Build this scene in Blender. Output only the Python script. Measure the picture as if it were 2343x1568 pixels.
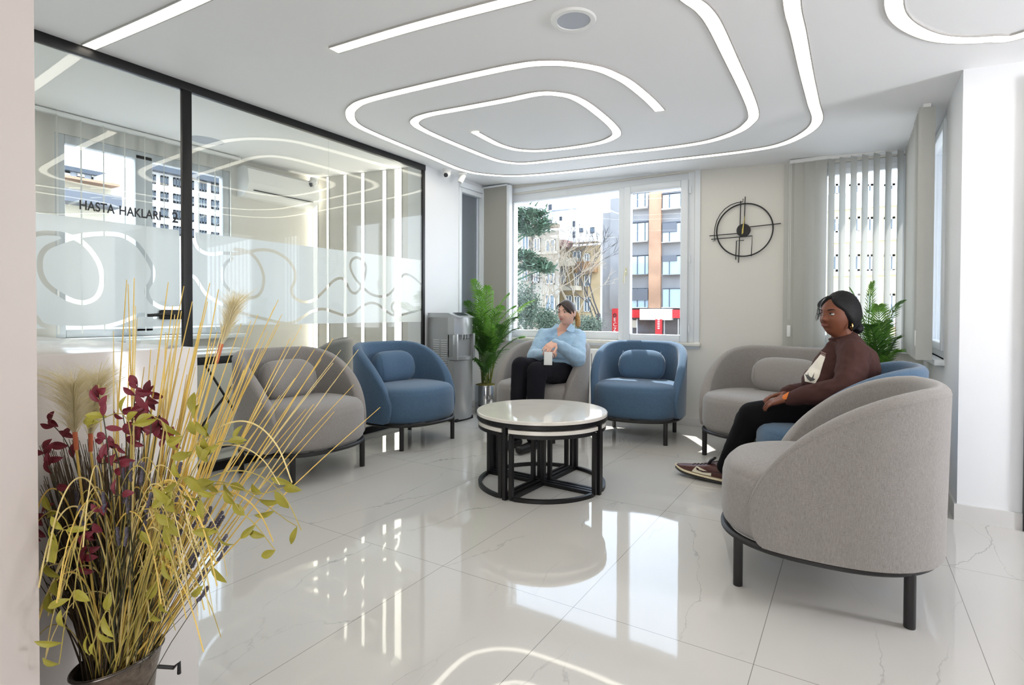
import bpy, bmesh, math, random
from mathutils import Vector, Matrix, noise
import numpy as np
PI = math.pi
random.seed(7)
for o in list(bpy.data.objects): bpy.data.objects.remove(o)
S = bpy.context.scene
C = S.collection

# ------------------------------------------------------------------ camera
FPX, CX, CY, SH, HC = 1252.6, 1171.5, 784.0, -50.4, 1.08
RR = Vector((0.84896, 0.52844, 0.00359)); DD = Vector((0.01063, -0.01028, -0.99989)); FF = Vector((-0.52835, 0.84891, -0.01435))
cam = bpy.data.cameras.new('camera'); camo = bpy.data.objects.new('camera', cam); C.objects.link(camo)
cam.sensor_width = 36; cam.sensor_fit = 'HORIZONTAL'; cam.lens = FPX / 2343 * 36; cam.shift_y = SH / 2343
cam.clip_start = 0.02; cam.clip_end = 500
camo.matrix_world = Matrix(((RR.x, -DD.x, -FF.x, 0), (RR.y, -DD.y, -FF.y, 0), (RR.z, -DD.z, -FF.z, HC), (0, 0, 0, 1)))
S.camera = camo

def ray(x, y): return RR * ((x - CX) / FPX) + DD * ((y - CY - SH) / FPX) + FF
def W(x, y, d): v = ray(x, y) * d; return Vector((v.x, v.y, v.z + HC))           # point at distance d along the view axis
def onY(x, y, Y): v = ray(x, y); v = v * (Y / v.y); return Vector((v.x, Y, v.z + HC))
def onX(x, y, X): v = ray(x, y); v = v * (X / v.x); return Vector((X, v.y, v.z + HC))
def onZ(x, y, z=0): v = ray(x, y); v = v * ((z - HC) / v.z); return Vector((v.x, v.y, z))
def ceil_z(X): return 2.56 - 0.05 * (X + 3.68)
def cei(x, y):
    d = ray(x, y); t = (2.56 - .05 * 3.68 - HC) / (d.z + .05 * d.x); return (d.x * t, d.y * t)

# ------------------------------------------------------------------ world, sun, exposure
w = bpy.data.worlds.new('sky'); S.world = w; w.use_nodes = True
nt = w.node_tree; bg = nt.nodes['Background']
tc = nt.nodes.new('ShaderNodeTexCoord'); sep = nt.nodes.new('ShaderNodeSeparateXYZ'); rp = nt.nodes.new('ShaderNodeValToRGB')
nt.links.new(tc.outputs['Generated'], sep.inputs[0]); nt.links.new(sep.outputs['Z'], rp.inputs[0]); nt.links.new(rp.outputs[0], bg.inputs[0])
rp.color_ramp.elements[0].position = 0.0; rp.color_ramp.elements[0].color = (.93, .96, 1, 1)
rp.color_ramp.elements[1].position = 0.45; rp.color_ramp.elements[1].color = (.68, .82, 1, 1)
bg.inputs[1].default_value = 4.4
sl = bpy.data.lights.new('sun', 'SUN'); sl.energy = 9; sl.angle = 0.009; sl.color = (1, .95, .87)
so = bpy.data.objects.new('sun', sl); C.objects.link(so)
so.rotation_euler = Vector((-.40, .65, 1.35)).to_track_quat('Z', 'Y').to_euler()
def area(name, loc, tgt, sx, sy, e, col=(1, 1, 1)):
    l = bpy.data.lights.new(name, 'AREA'); l.shape = 'RECTANGLE'; l.size = sx; l.size_y = sy; l.energy = e; l.color = col
    o = bpy.data.objects.new(name, l); C.objects.link(o); o.location = loc
    o.rotation_euler = (Vector(loc) - Vector(tgt)).to_track_quat('Z', 'Y').to_euler(); return o
area('daylight_from_side_window', (2.72, 2.63, 1.45), (0, 3.4, 2.1), .4, 1.2, 58, (.94, .96, 1))
area('rear_fill_light', (-.6, -2.9, 1.3), (-1.2, 1.5, 3.6), 3.6, 1.6, 95, (1, .98, .96))  # added fill from behind the camera, tilted up to lighten the ceiling
for nm, lc, tg, a_, b_ in (('portal_far', (-2.35, 5.50, 1.62), (-2.35, 0, 1.62), 2.0, 1.6), ('portal_blinds', (.05, 5.50, 1.6), (.05, 0, 1.6), .7, 1.5), ('portal_side', (.62, 4.7, 1.6), (-3, 4.7, 1.6), .9, 1.5), ('portal_office', (-5.50, 2.5, 1.7), (0, 2.5, 1.7), 1.4, 1.6)):
    area(nm, lc, tg, a_, b_, 1).data.cycles.is_portal = True
S.view_settings.view_transform = 'Standard'; S.view_settings.look = 'None'; S.view_settings.gamma = 1
S.view_settings.use_curve_mapping = False; S.view_settings.exposure = 0.26

# ------------------------------------------------------------------ materials
def lin(c): return tuple(((v / 255) / 12.92 if v / 255 <= .04045 else ((v / 255 + .055) / 1.055) ** 2.4) for v in c) + (1,)
MATS = {}
def mat(name, rgb, rough=.6, metal=0, spec=.5, coat=0, bump=0, bscale=200, var=0, vscale=30, sheen=0, stretch=None, sss=0):
    if name in MATS: return MATS[name]
    m = bpy.data.materials.new(name); m.use_nodes = True; n = m.node_tree; b = n.nodes['Principled BSDF']
    col = lin(rgb); b.inputs['Base Color'].default_value = col
    b.inputs['Roughness'].default_value = rough; b.inputs['Metallic'].default_value = metal
    b.inputs['Specular IOR Level'].default_value = spec; b.inputs['Coat Weight'].default_value = coat; b.inputs['Sheen Weight'].default_value = sheen
    if sss: b.inputs['Subsurface Weight'].default_value = sss; b.inputs['Subsurface Radius'].default_value = (.01, .004, .002)
    if var or bump:
        t = n.nodes.new('ShaderNodeTexCoord'); mp = n.nodes.new('ShaderNodeMapping'); n.links.new(t.outputs['Object'], mp.inputs[0])
        if stretch: mp.inputs['Scale'].default_value = stretch
    if var:
        nz = n.nodes.new('ShaderNodeTexNoise'); nz.inputs['Scale'].default_value = vscale; nz.inputs['Detail'].default_value = 4
        n.links.new(mp.outputs[0], nz.inputs['Vector'])
        r = n.nodes.new('ShaderNodeValToRGB'); r.color_ramp.elements[0].position = .3; r.color_ramp.elements[1].position = .7
        r.color_ramp.elements[0].color = tuple(c * (1 - var) for c in col[:3]) + (1,); r.color_ramp.elements[1].color = tuple(min(1, c * (1 + var)) for c in col[:3]) + (1,)
        n.links.new(nz.outputs['Fac'], r.inputs[0]); n.links.new(r.outputs[0], b.inputs['Base Color'])
    if bump:
        n2 = n.nodes.new('ShaderNodeTexNoise'); n2.inputs['Scale'].default_value = bscale; n2.inputs['Detail'].default_value = 3
        bp = n.nodes.new('ShaderNodeBump'); bp.inputs['Strength'].default_value = bump; bp.inputs['Distance'].default_value = .002
        n.links.new(mp.outputs[0], n2.inputs['Vector']); n.links.new(n2.outputs['Fac'], bp.inputs['Height']); n.links.new(bp.outputs[0], b.inputs['Normal'])
    MATS[name] = m; return m
def emis(name, rgb, s):
    m = bpy.data.materials.new(name); m.use_nodes = True; b = m.node_tree.nodes['Principled BSDF']
    b.inputs['Base Color'].default_value = lin(rgb); b.inputs['Emission Color'].default_value = lin(rgb); b.inputs['Emission Strength'].default_value = s
    MATS[name] = m; return m
def glass(name, tint=(.96, .98, .97), spec=1.0):
    m = bpy.data.materials.new(name); m.use_nodes = True; n = m.node_tree; n.nodes.clear()
    out = n.nodes.new('ShaderNodeOutputMaterial'); mx = n.nodes.new('ShaderNodeMixShader'); t = n.nodes.new('ShaderNodeBsdfTransparent'); g = n.nodes.new('ShaderNodeBsdfGlossy')
    fr = n.nodes.new('ShaderNodeLayerWeight'); p5 = n.nodes.new('ShaderNodeMath'); p5.operation = 'POWER'; p5.inputs[1].default_value = 5; n.links.new(fr.outputs['Facing'], p5.inputs[0])
    mu = n.nodes.new('ShaderNodeMath'); mu.operation = 'MULTIPLY_ADD'; mu.inputs[1].default_value = .96 * spec; mu.inputs[2].default_value = .04 * spec
    t.inputs[0].default_value = tint + (1,); g.inputs['Roughness'].default_value = 0.0
    n.links.new(p5.outputs[0], mu.inputs[0]); n.links.new(mu.outputs[0], mx.inputs[0]); n.links.new(t.outputs[0], mx.inputs[1]); n.links.new(g.outputs[0], mx.inputs[2]); n.links.new(mx.outputs[0], out.inputs[0])
    MATS[name] = m; return m
def film_mat():
    m = bpy.data.materials.new('frosted_film'); m.use_nodes = True; n = m.node_tree; n.nodes.clear()
    out = n.nodes.new('ShaderNodeOutputMaterial'); a = n.nodes.new('ShaderNodeBsdfTranslucent'); d = n.nodes.new('ShaderNodeBsdfDiffuse'); t = n.nodes.new('ShaderNodeBsdfTransparent')
    a.inputs[0].default_value = (.9, .93, .97, 1); d.inputs[0].default_value = (.90, .92, .95, 1)
    m1 = n.nodes.new('ShaderNodeMixShader'); m1.inputs[0].default_value = .5; m2 = n.nodes.new('ShaderNodeMixShader'); m2.inputs[0].default_value = .05
    n.links.new(a.outputs[0], m1.inputs[1]); n.links.new(d.outputs[0], m1.inputs[2]); n.links.new(m1.outputs[0], m2.inputs[1]); n.links.new(t.outputs[0], m2.inputs[2]); n.links.new(m2.outputs[0], out.inputs[0])
    return m
def slat_mat():
    m = bpy.data.materials.new('blind_fabric'); m.use_nodes = True; n = m.node_tree; n.nodes.clear()
    out = n.nodes.new('ShaderNodeOutputMaterial'); a = n.nodes.new('ShaderNodeBsdfTranslucent'); d = n.nodes.new('ShaderNodeBsdfDiffuse')
    a.inputs[0].default_value = (.62, .64, .62, 1); d.inputs[0].default_value = (.62, .61, .57, 1)
    m1 = n.nodes.new('ShaderNodeMixShader'); m1.inputs[0].default_value = .72
    n.links.new(a.outputs[0], m1.inputs[1]); n.links.new(d.outputs[0], m1.inputs[2]); n.links.new(m1.outputs[0], out.inputs[0])
    return m
def floor_mat():
    m = bpy.data.materials.new('marble_tile'); m.use_nodes = True; n = m.node_tree; L = n.links.new; b = n.nodes['Principled BSDF']
    def N(t, **k):
        x = n.nodes.new(t)
        for a, v in k.items(): setattr(x, a, v)
        return x
    def M(op, a, bb=None, c=None):
        x = N('ShaderNodeMath', operation=op)
        for i, v in enumerate((a, bb, c)):
            if v is None: continue
            if isinstance(v, (int, float)): x.inputs[i].default_value = v
            else: L(v, x.inputs[i])
        return x.outputs[0]
    tcn = N('ShaderNodeTexCoord'); sp = N('ShaderNodeSeparateXYZ'); L(tcn.outputs['Object'], sp.inputs[0]); X, Y = sp.outputs['X'], sp.outputs['Y']
    tx = M('DIVIDE', M('ADD', X, .859), .611); ty = M('DIVIDE', M('SUBTRACT', Y, 1.812), 1.157)
    fx = M('ABSOLUTE', M('SUBTRACT', M('FRACT', M('ADD', tx, .5)), .5)); fy = M('ABSOLUTE', M('SUBTRACT', M('FRACT', M('ADD', ty, .5)), .5))
    gx = M('LESS_THAN', fx, .0017); gy = M('LESS_THAN', fy, .0009); gr = M('MAXIMUM', gx, gy)
    ix, iy = M('FLOOR', tx), M('FLOOR', ty)
    cb = N('ShaderNodeCombineXYZ'); L(M('ADD', X, M('MULTIPLY', ix, 3.71)), cb.inputs[0]); L(M('ADD', M('MULTIPLY', Y, .42), M('MULTIPLY', iy, 5.3)), cb.inputs[1]); L(M('MULTIPLY', M('ADD', ix, iy), 1.7), cb.inputs[2])
    def vein(ang, freq, amp, wdt, seed, lo):
        u = M('ADD', M('ADD', M('MULTIPLY', X, math.cos(ang) * freq), M('MULTIPLY', Y, math.sin(ang) * freq)), M('ADD', M('MULTIPLY', ix, .37 + seed), M('MULTIPLY', iy, .59)))
        ds = N('ShaderNodeTexNoise'); ds.inputs['Scale'].default_value = 1.6; ds.inputs['Detail'].default_value = 9; ds.inputs['Roughness'].default_value = .55; L(cb.outputs[0], ds.inputs['Vector'])
        k = M('ABSOLUTE', M('SUBTRACT', M('FRACT', M('ADD', u, M('MULTIPLY', ds.outputs['Fac'], amp))), .5))
        mw = N('ShaderNodeTexNoise'); mw.inputs['Scale'].default_value = 2.2 + seed; mw.inputs['Detail'].default_value = 3; L(cb.outputs[0], mw.inputs['Vector'])
        mr = N('ShaderNodeMapRange'); mr.inputs['From Min'].default_value = lo; mr.inputs['From Max'].default_value = lo + .16; L(mw.outputs['Fac'], mr.inputs['Value'])
        v1 = N('ShaderNodeMapRange'); v1.inputs['From Min'].default_value = 0; v1.inputs['From Max'].default_value = wdt; v1.inputs['To Min'].default_value = 1; v1.inputs['To Max'].default_value = 0; L(k, v1.inputs['Value'])
        return M('MULTIPLY', v1.outputs[0], mr.outputs[0])
    vein = M('MAXIMUM', vein(-.28, 1.3, 1.0, .007, .1, .42), vein(.22, 1.7, 1.2, .006, .7, .48))
    mx = N('ShaderNodeMix', data_type='RGBA'); mx.inputs[6].default_value = lin((203, 200, 195)); mx.inputs[7].default_value = lin((128, 126, 122)); L(M('MULTIPLY', vein, .6), mx.inputs[0])
    mg = N('ShaderNodeMix', data_type='RGBA'); mg.inputs[7].default_value = lin((128, 124, 118)); L(mx.outputs[2], mg.inputs[6]); L(gr, mg.inputs[0])
    L(mg.outputs[2], b.inputs['Base Color']); b.inputs['Roughness'].default_value = .035; b.inputs['IOR'].default_value = 1.5
    wv = N('ShaderNodeTexNoise'); wv.inputs['Scale'].default_value = 3.5; wv.inputs['Detail'].default_value = 1; L(tcn.outputs['Object'], wv.inputs['Vector'])
    bp = N('ShaderNodeBump'); bp.inputs['Strength'].default_value = .12; bp.inputs['Distance'].default_value = .003; L(wv.outputs['Fac'], bp.inputs['Height']); L(bp.outputs[0], b.inputs['Normal'])
    return m
M_wall = mat('white_wall_paint', (233, 234, 236), .6, bump=.04, bscale=300)
M_wallg = mat('warm_grey_wall_paint', (222, 219, 212), .6, bump=.04, bscale=300)
M_pil = mat('pinkish_white_paint', (208, 198, 192), .35)
M_ceil = mat('ceiling_paint', (246, 246, 247), .7)
M_base = mat('baseboard_stone', (214, 212, 210), .2)
M_black = mat('black_metal', (26, 25, 27), .38, .2)
M_leg = mat('charcoal_metal', (44, 43, 44), .45, .3)
M_pvc = mat('white_pvc', (232, 236, 240), .25)
M_white = mat('white_plastic', (238, 238, 236), .35)
M_gloss = mat('white_gloss_lacquer', (228, 223, 219), .12)
def fabric(name, a, b_):
    m = bpy.data.materials.new(name); m.use_nodes = True; n = m.node_tree; L = n.links.new; b = n.nodes['Principled BSDF']
    t = n.nodes.new('ShaderNodeTexCoord'); mix = n.nodes.new('ShaderNodeMix'); mix.data_type = 'RGBA'; mix.inputs[6].default_value = lin(a); mix.inputs[7].default_value = lin(b_)
    ad = n.nodes.new('ShaderNodeMath'); ad.operation = 'ADD'
    for sc in ((600, 600, 60), (150, 150, 750)):
        mp = n.nodes.new('ShaderNodeMapping'); mp.inputs['Scale'].default_value = sc; L(t.outputs['Object'], mp.inputs[0])
        z = n.nodes.new('ShaderNodeTexNoise'); z.inputs['Scale'].default_value = 1; z.inputs['Detail'].default_value = 2; L(mp.outputs[0], z.inputs['Vector'])
        L(z.outputs['Fac'], ad.inputs[0 if sc[0] == 600 else 1])
    mr = n.nodes.new('ShaderNodeMapRange'); mr.inputs['From Min'].default_value = .55; mr.inputs['From Max'].default_value = 1.45; L(ad.outputs[0], mr.inputs['Value']); L(mr.outputs[0], mix.inputs[0])
    L(mix.outputs[2], b.inputs['Base Color']); b.inputs['Roughness'].default_value = .9; b.inputs['Specular IOR Level'].default_value = .2; b.inputs['Sheen Weight'].default_value = .25
    bp = n.nodes.new('ShaderNodeBump'); bp.inputs['Strength'].default_value = .25; bp.inputs['Distance'].default_value = .001; L(ad.outputs[0], bp.inputs['Height']); L(bp.outputs[0], b.inputs['Normal'])
    return m
M_grey = fabric('grey_woven_fabric', (122, 117, 114), (166, 160, 156))
M_blue = fabric('blue_woven_fabric', (56, 80, 104), (92, 118, 144))
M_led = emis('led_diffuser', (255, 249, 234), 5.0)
M_glass = glass('partition_glass'); M_wglass = glass('window_glass', (.98, .99, 1), .8)
M_film = film_mat(); M_slat = slat_mat(); M_floor = floor_mat()

# ------------------------------------------------------------------ mesh helpers
class MB:
    def __init__(s): s.b = bmesh.new()
    def poly(s, pts, faces):
        vs = [s.b.verts.new(p) for p in pts]
        for f in faces:
            try: s.b.faces.new([vs[i] for i in f])
            except ValueError: pass
        return s
    def box(s, x0, x1, y0, y1, z0, z1, bev=0, mtx=None):
        t = bmesh.new(); bmesh.ops.create_cube(t, size=1)
        for v in t.verts: v.co = Vector(((x0 + x1) / 2 + v.co.x * (x1 - x0), (y0 + y1) / 2 + v.co.y * (y1 - y0), (z0 + z1) / 2 + v.co.z * (z1 - z0)))
        if bev: bmesh.ops.bevel(t, geom=list(t.edges), offset=bev, segments=3, profile=.5, affect='EDGES')
        if mtx:
            for v in t.verts: v.co = mtx @ v.co
        s.add(t); return s
    def add(s, t):
        m = {}
        for v in t.verts: m[v] = s.b.verts.new(v.co)
        for f in t.faces:
            try: s.b.faces.new([m[v] for v in f.verts])
            except ValueError: pass
        t.free()
    def tube(s, pts, r, n=8, caps=True, closed=False, flat=None):
        pts = [Vector(p) for p in pts]; k = len(pts); rs = r if isinstance(r, (list, tuple)) else [r] * k; rings = []; up = None
        for i, p in enumerate(pts):
            a = pts[(i - 1) % k] if (closed or i) else p; c = pts[(i + 1) % k] if (closed or i < k - 1) else p
            t = (c - a); t = t.normalized() if t.length > 1e-9 else Vector((0, 0, 1))
            if up is None: up = t.orthogonal().normalized() if abs(t.z) > .95 else Vector((0, 0, 1))
            u = (up - t * up.dot(t)); u = u.normalized() if u.length > 1e-6 else t.orthogonal().normalized()
            if abs(t.z) <= .95 and flat: u = (Vector((0, 0, 1)) - t * t.z).normalized()
            up = u; v = t.cross(u)
            fu, fv = flat if flat else (1, 1)
            rings.append([s.b.verts.new(p + u * math.cos(2 * PI * j / n + PI / n) * rs[i] * fu + v * math.sin(2 * PI * j / n + PI / n) * rs[i] * fv) for j in range(n)])
        for i in range(k if closed else k - 1):
            A, B = rings[i], rings[(i + 1) % k]
            for j in range(n): s.b.faces.new((A[j], A[(j + 1) % n], B[(j + 1) % n], B[j]))
        if caps and not closed: s.b.faces.new(rings[0][::-1]); s.b.faces.new(rings[-1])
        return s
    def cyl(s, p0, p1, r0, r1=None, n=20): return s.tube([p0, p1], [r0, r1 if r1 is not None else r0], n)
    def lathe(s, prof, n=40, c=(0, 0, 0), caps=True, mtx=None):
        rings = []; c = Vector(c)
        for r, z in prof:
            q = [Vector((r * math.cos(2 * PI * j / n), r * math.sin(2 * PI * j / n), z)) for j in range(n)]
            rings.append([s.b.verts.new(c + (mtx @ p if mtx else p)) for p in q])
        for A, B in zip(rings, rings[1:]):
            for j in range(n): s.b.faces.new((A[j], A[(j + 1) % n], B[(j + 1) % n], B[j]))
        if caps: s.b.faces.new(rings[0][::-1]); s.b.faces.new(rings[-1])
        return s
    def grid(s, P, closed_u=False):
        V = [[s.b.verts.new(p) for p in row] for row in P]; nu = len(V)
        for i in range(nu if closed_u else nu - 1):
            A, B = V[i], V[(i + 1) % nu]
            for j in range(len(A) - 1): s.b.faces.new((A[j], B[j], B[j + 1], A[j + 1]))
        return s
    def ell(s, c, rx, ry, rz, mtx=None, nu=20, nv=14):
        t = bmesh.new(); bmesh.ops.create_uvsphere(t, u_segments=nu, v_segments=nv, radius=1)
        for v in t.verts:
            p = Vector((v.co.x * rx, v.co.y * ry, v.co.z * rz)); v.co = (mtx @ p if mtx else p) + Vector(c)
        s.add(t); return s
    def cap(s, p0, r0, p1, r1, n=14):
        p0, p1 = Vector(p0), Vector(p1); ax = (p1 - p0); L = ax.length; q = ax.to_track_quat('Z', 'Y').to_matrix(); prof = []
        for i in range(6): a = -PI / 2 + PI / 2 * i / 5; prof.append((max(1e-4, r0 * math.cos(a)), r0 * math.sin(a)))
        for i in range(6): a = PI / 2 * i / 5; prof.append((max(1e-4, r1 * math.cos(a)), L + r1 * math.sin(a)))
        s.lathe(prof, n, p0, True, q); return s
    def build(s, name, m, parent=None, smooth=True, auto=35, label=None):
        s.b.normal_update(); bmesh.ops.recalc_face_normals(s.b, faces=s.b.faces)
        me = bpy.data.meshes.new(name); s.b.to_mesh(me); s.b.free(); o = bpy.data.objects.new(name, me); C.objects.link(o)
        me.materials.append(m)
        if smooth:
            for p in me.polygons: p.use_smooth = True
            me.set_sharp_from_angle(angle=math.radians(auto))
        if parent: o.parent = parent
        if label: o['label'] = label
        return o
def tag(o, label=None, cat=None, group=None, kind=None):
    if label: o['label'] = label
    if cat: o['category'] = cat
    if group: o['group'] = group
    if kind: o['kind'] = kind
    return o
def thing(name, label, cat, loc=(0, 0, 0), rz=0, group=None):
    o = bpy.data.objects.new(name, None); C.objects.link(o); o.location = loc; o.rotation_euler = (0, 0, rz); o.empty_display_size = .1
    return tag(o, label, cat, group)
def struct(name, mb, m, parent=None, **k):
    o = mb.build(name, m, parent, **k)
    if not parent: o['kind'] = 'structure'
    return o
def sroot(name, loc=(0, 0, 0)):
    o = bpy.data.objects.new(name, None); C.objects.link(o); o.location = loc; o['kind'] = 'structure'; return o
def copy_tree(o, parent=None):
    c = o.copy(); C.objects.link(c)
    if parent: c.parent = parent
    for ch in list(o.children): copy_tree(ch, c)
    return c
def spline(pts, n=8, closed=False):
    pts = [Vector(p) for p in pts]; k = len(pts); out = []
    for i in range(k if closed else k - 1):
        g = lambda j: pts[j % k] if closed else pts[max(0, min(k - 1, j))]
        p0, p1, p2, p3 = g(i - 1), g(i), g(i + 1), g(i + 2)
        for j in range(n):
            t = j / n; out.append(.5 * ((2 * p1) + (p2 - p0) * t + (2 * p0 - 5 * p1 + 4 * p2 - p3) * t * t + (3 * p1 - p0 - 3 * p2 + p3) * t ** 3))
    if not closed: out.append(pts[-1])
    return out
def text_obj(s, size, m, name, parent, mtx, ext=.002, space=1.0, align='LEFT', fit=None):
    cu = bpy.data.curves.new(name, 'FONT'); cu.body = s; cu.size = size; cu.extrude = ext; cu.space_character = space; cu.align_x = align; cu.offset = .0015 if fit else 0
    t = bpy.data.objects.new('tmp', cu); C.objects.link(t); dg = bpy.context.evaluated_depsgraph_get(); me = bpy.data.meshes.new_from_object(t.evaluated_get(dg))
    bpy.data.objects.remove(t)
    if fit:
        xs = [v.co.x for v in me.vertices]; ys = [v.co.y for v in me.vertices]; x0, x1, y0, y1 = min(xs), max(xs), min(ys), max(ys)
        for v in me.vertices: v.co.x = (v.co.x - x0) / (x1 - x0) * fit[0]; v.co.y = (v.co.y - y0) / (y1 - y0) * fit[1]
    me.transform(mtx); o = bpy.data.objects.new(name, me); C.objects.link(o); me.materials.clear(); me.materials.append(m)
    if parent: o.parent = parent
    return o

# ------------------------------------------------------------------ room shell
XP, YF, XS, YR, XO, YO = -3.68, 5.36, .475, 3.67, -5.38, 4.23
struct('floor', MB().box(-5.6, 3.4, -3.1, 5.5, -.1, 0), M_floor)
cb = MB(); pts = []
for z in (0, .08):
    for x, y in ((-5.6, -3.1), (3.4, -3.1), (3.4, 5.56), (-5.6, 5.56)): pts.append((x, y, ceil_z(x) + z))
cb.poly(pts, [(0, 3, 2, 1), (4, 5, 6, 7), (0, 1, 5, 4), (1, 2, 6, 5), (2, 3, 7, 6), (3, 0, 4, 7)])
struct('ceiling', cb, M_ceil)
ZT = 2.85
def wall_with_holes(name, axis, pos, thick, a0, a1, holes, m, z1=ZT):
    """axis 'Y': wall in plane y=pos spanning x a0..a1; axis 'X': plane x=pos spanning y. holes=(lo,hi,z0,z1)"""
    mb = MB(); cuts = sorted(holes); cur = a0
    def bx(u0, u1, z0, z1_):
        if u1 - u0 < 1e-4 or z1_ - z0 < 1e-4: return
        if axis == 'Y': mb.box(u0, u1, min(pos, pos + thick), max(pos, pos + thick), z0, z1_)
        else: mb.box(min(pos, pos + thick), max(pos, pos + thick), u0, u1, z0, z1_)
    for lo, hi, z0, z1_ in cuts:
        bx(cur, lo, 0, z1); bx(lo, hi, 0, z0); bx(lo, hi, z1_, z1); cur = hi
    bx(cur, a1, 0, z1); return struct(name, mb, m, smooth=False)
wall_with_holes('wall_far', 'Y', YF, .16, -3.9, XS + .16, [(-3.36, -1.29, .80, 2.43), (-.30, .40, .80, 2.35)], M_wallg)
wall_with_holes('wall_side', 'X', XS, .16, YR + .16, YF, [(4.24, 5.15, .80, 2.34)], M_wall)
wall_with_holes('wall_right', 'Y', YR, .16, XS, 2.9, [], M_wall)
wall_with_holes('wall_end', 'X', 2.80, .1, -3.1, YR + .16, [], M_wall)
wall_with_holes('wall_rear', 'Y', -3.1, .1, -5.6, 3.4, [], M_wall)
wall_with_holes('wall_left', 'X', XP, -.22, YO, YF, [(4.80, 5.28, .80, 2.46)], M_wall)
wall_with_holes('wall_office_far', 'Y', YO, .14, -5.5, XP - .22, [], M_wallg)
wall_with_holes('wall_office_left', 'X', XO, -.14, -3.1, YO + .14, [(1.78, 3.22, .86, 2.50)], M_wallg)
struct('wall_pillar', MB().box(-1.62, -1.272, -1.2, .392, 0, ZT), M_pil)
wall_with_holes('wall_office_near', 'Y', .3, .1, XO, -1.62, [], M_wall)
struct('baseboard_far', MB().box(-3.66, XS, YF - .013, YF, 0, .075, .002), M_base)
struct('baseboard_side', MB().box(XS - .013, XS, YR, YF - .013, 0, .085), M_base)
struct('baseboard_right', MB().box(XS - .013, .731, YR - .013, YR, 0, .085), M_base)
struct('baseboard_left', MB().box(XP, XP + .013, YO, YF, 0, .075, .002), M_base)
struct('baseboard_office', MB().box(XO, XP - .1, YO - .013, YO, 0, .075, .002), M_base)
# dark door frame just entering the picture at the right edge
d1 = sroot('door_1'); MB().box(.731, .80, YR - .03, YR + .0, 0, 2.25, .004).build('door_frame', M_black, d1); MB().box(.80, 1.6, YR - .02, YR, 0, 2.2, .004).build('door_leaf', M_black, d1)

def frame_rect(mb, axis, pos, d, a0, a1, z0, z1, w, bev=.006):
    f = (lambda u0, u1, v0, v1: mb.box(u0, u1, pos, pos + d, v0, v1, bev)) if axis == 'Y' else (lambda u0, u1, v0, v1: mb.box(pos, pos + d, u0, u1, v0, v1, bev))
    f(a0, a0 + w, z0, z1); f(a1 - w, a1, z0, z1); f(a0 + w, a1 - w, z0, z0 + w); f(a0 + w, a1 - w, z1 - w, z1); return mb
# far window
w1 = sroot('window_1')
m_ = MB(); m_.box(-3.36, -1.29, YF + .02, YF + .09, 2.345, 2.45, .006); m_.box(-3.36, -3.325, YF + .02, YF + .09, .8, 2.36, .004); m_.box(-1.35, -1.29, YF + .0, YF + .09, .8, 2.43, .004); m_.box(-2.05, -1.97, YF + .0, YF + .09, .8, 2.36, .006)
m_.box(-3.33, -2.04, YF + .02, YF + .09, .80, .885, .006); m_.build('window_frame', M_pvc, w1)
frame_rect(MB(), 'Y', YF - .03, .07, -1.985, -1.345, .80, 2.36, .07, .008).build('casement', M_pvc, w1)
MB().box(-3.33, -2.04, YF + .05, YF + .054, .88, 2.36).build('glass_pane', M_wglass, w1, False)
MB().box(-1.92, -1.41, YF + .02, YF + .024, .86, 2.30).build('glass_pane', M_wglass, w1, False)
h = MB().box(-1.965, -1.945, YF - .045, YF - .03, 1.46, 1.54, .004); h.tube([(-1.955, YF - .045, 1.50), (-1.955, YF - .075, 1.50), (-1.957, YF - .08, 1.46), (-1.965, YF - .078, 1.38)], .008, 10); h.build('window_handle', mat('ivory_plastic', (226, 222, 196), .4), w1)
for z in (.90, 1.56, 2.22): MB().cyl((-1.325, YF - .035, z), (-1.325, YF - .035, z + .07), .009, n=10).build('hinge', M_pvc, w1)
MB().box(-3.45, -1.22, YF - .045, YF + .02, .765, .80, .005).build('window_sill', mat('sill_marble', (226, 224, 216), .2, var=.04, vscale=12), w1)
frame_rect(MB(), 'Y', YF - .012, .014, -3.42, -1.235, .74, 2.50, .05, .003).build('window_trim', M_pvc, w1)
# window behind right blinds + side window
w2 = sroot('window_2'); frame_rect(MB(), 'Y', YF + .02, .07, -.30, .40, .8, 2.35, .055).build('window_frame', M_pvc, w2); frame_rect(MB(), 'Y', YF + .0, .06, -.245, .345, .85, 2.30, .05).build('casement', M_pvc, w2); MB().box(-.2, .3, YF + .03, YF + .034, .9, 2.25).build('glass_pane', M_wglass, w2, False)
MB().box(-.34, .44, YF - .05, YF + .02, .765, .80, .005).build('window_sill', M_pvc, w2)
w3 = sroot('window_3'); frame_rect(MB(), 'X', XS + .01, .07, 4.24, 5.15, .8, 2.34, .06).build('window_frame', M_pvc, w3); frame_rect(MB(), 'X', XS - .01, .06, 4.29, 5.10, .85, 2.29, .05).build('casement', M_pvc, w3); MB().box(XS + .03, XS + .034, 4.3, 5.1, .85, 2.3).build('glass_pane', M_wglass, w3, False)
MB().box(XS - .05, XS + .02, 4.2, 5.2, .765, .80, .005).build('window_sill', M_pvc, w3)
# narrow window in left return wall, with its lowered dark shade
w4 = sroot('window_4'); frame_rect(MB(), 'X', XP - .06, .07, 4.80, 5.28, .8, 2.46, .05).build('window_frame', M_pvc, w4); MB().box(XP - .035, XP - .03, 4.85, 5.23, .85, 2.41).build('glass_pane', M_wglass, w4, False)
MB().box(XP - .08, XP - .07, 4.84, 5.24, .84, 2.42).build('dark_shade', mat('dark_grey_panel', (128, 133, 138), .4), w4)
MB().box(XP - .0, XP + .03, 4.80, 5.30, 2.46, 2.52, .004).build('window_trim', M_pvc, w4)
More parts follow.
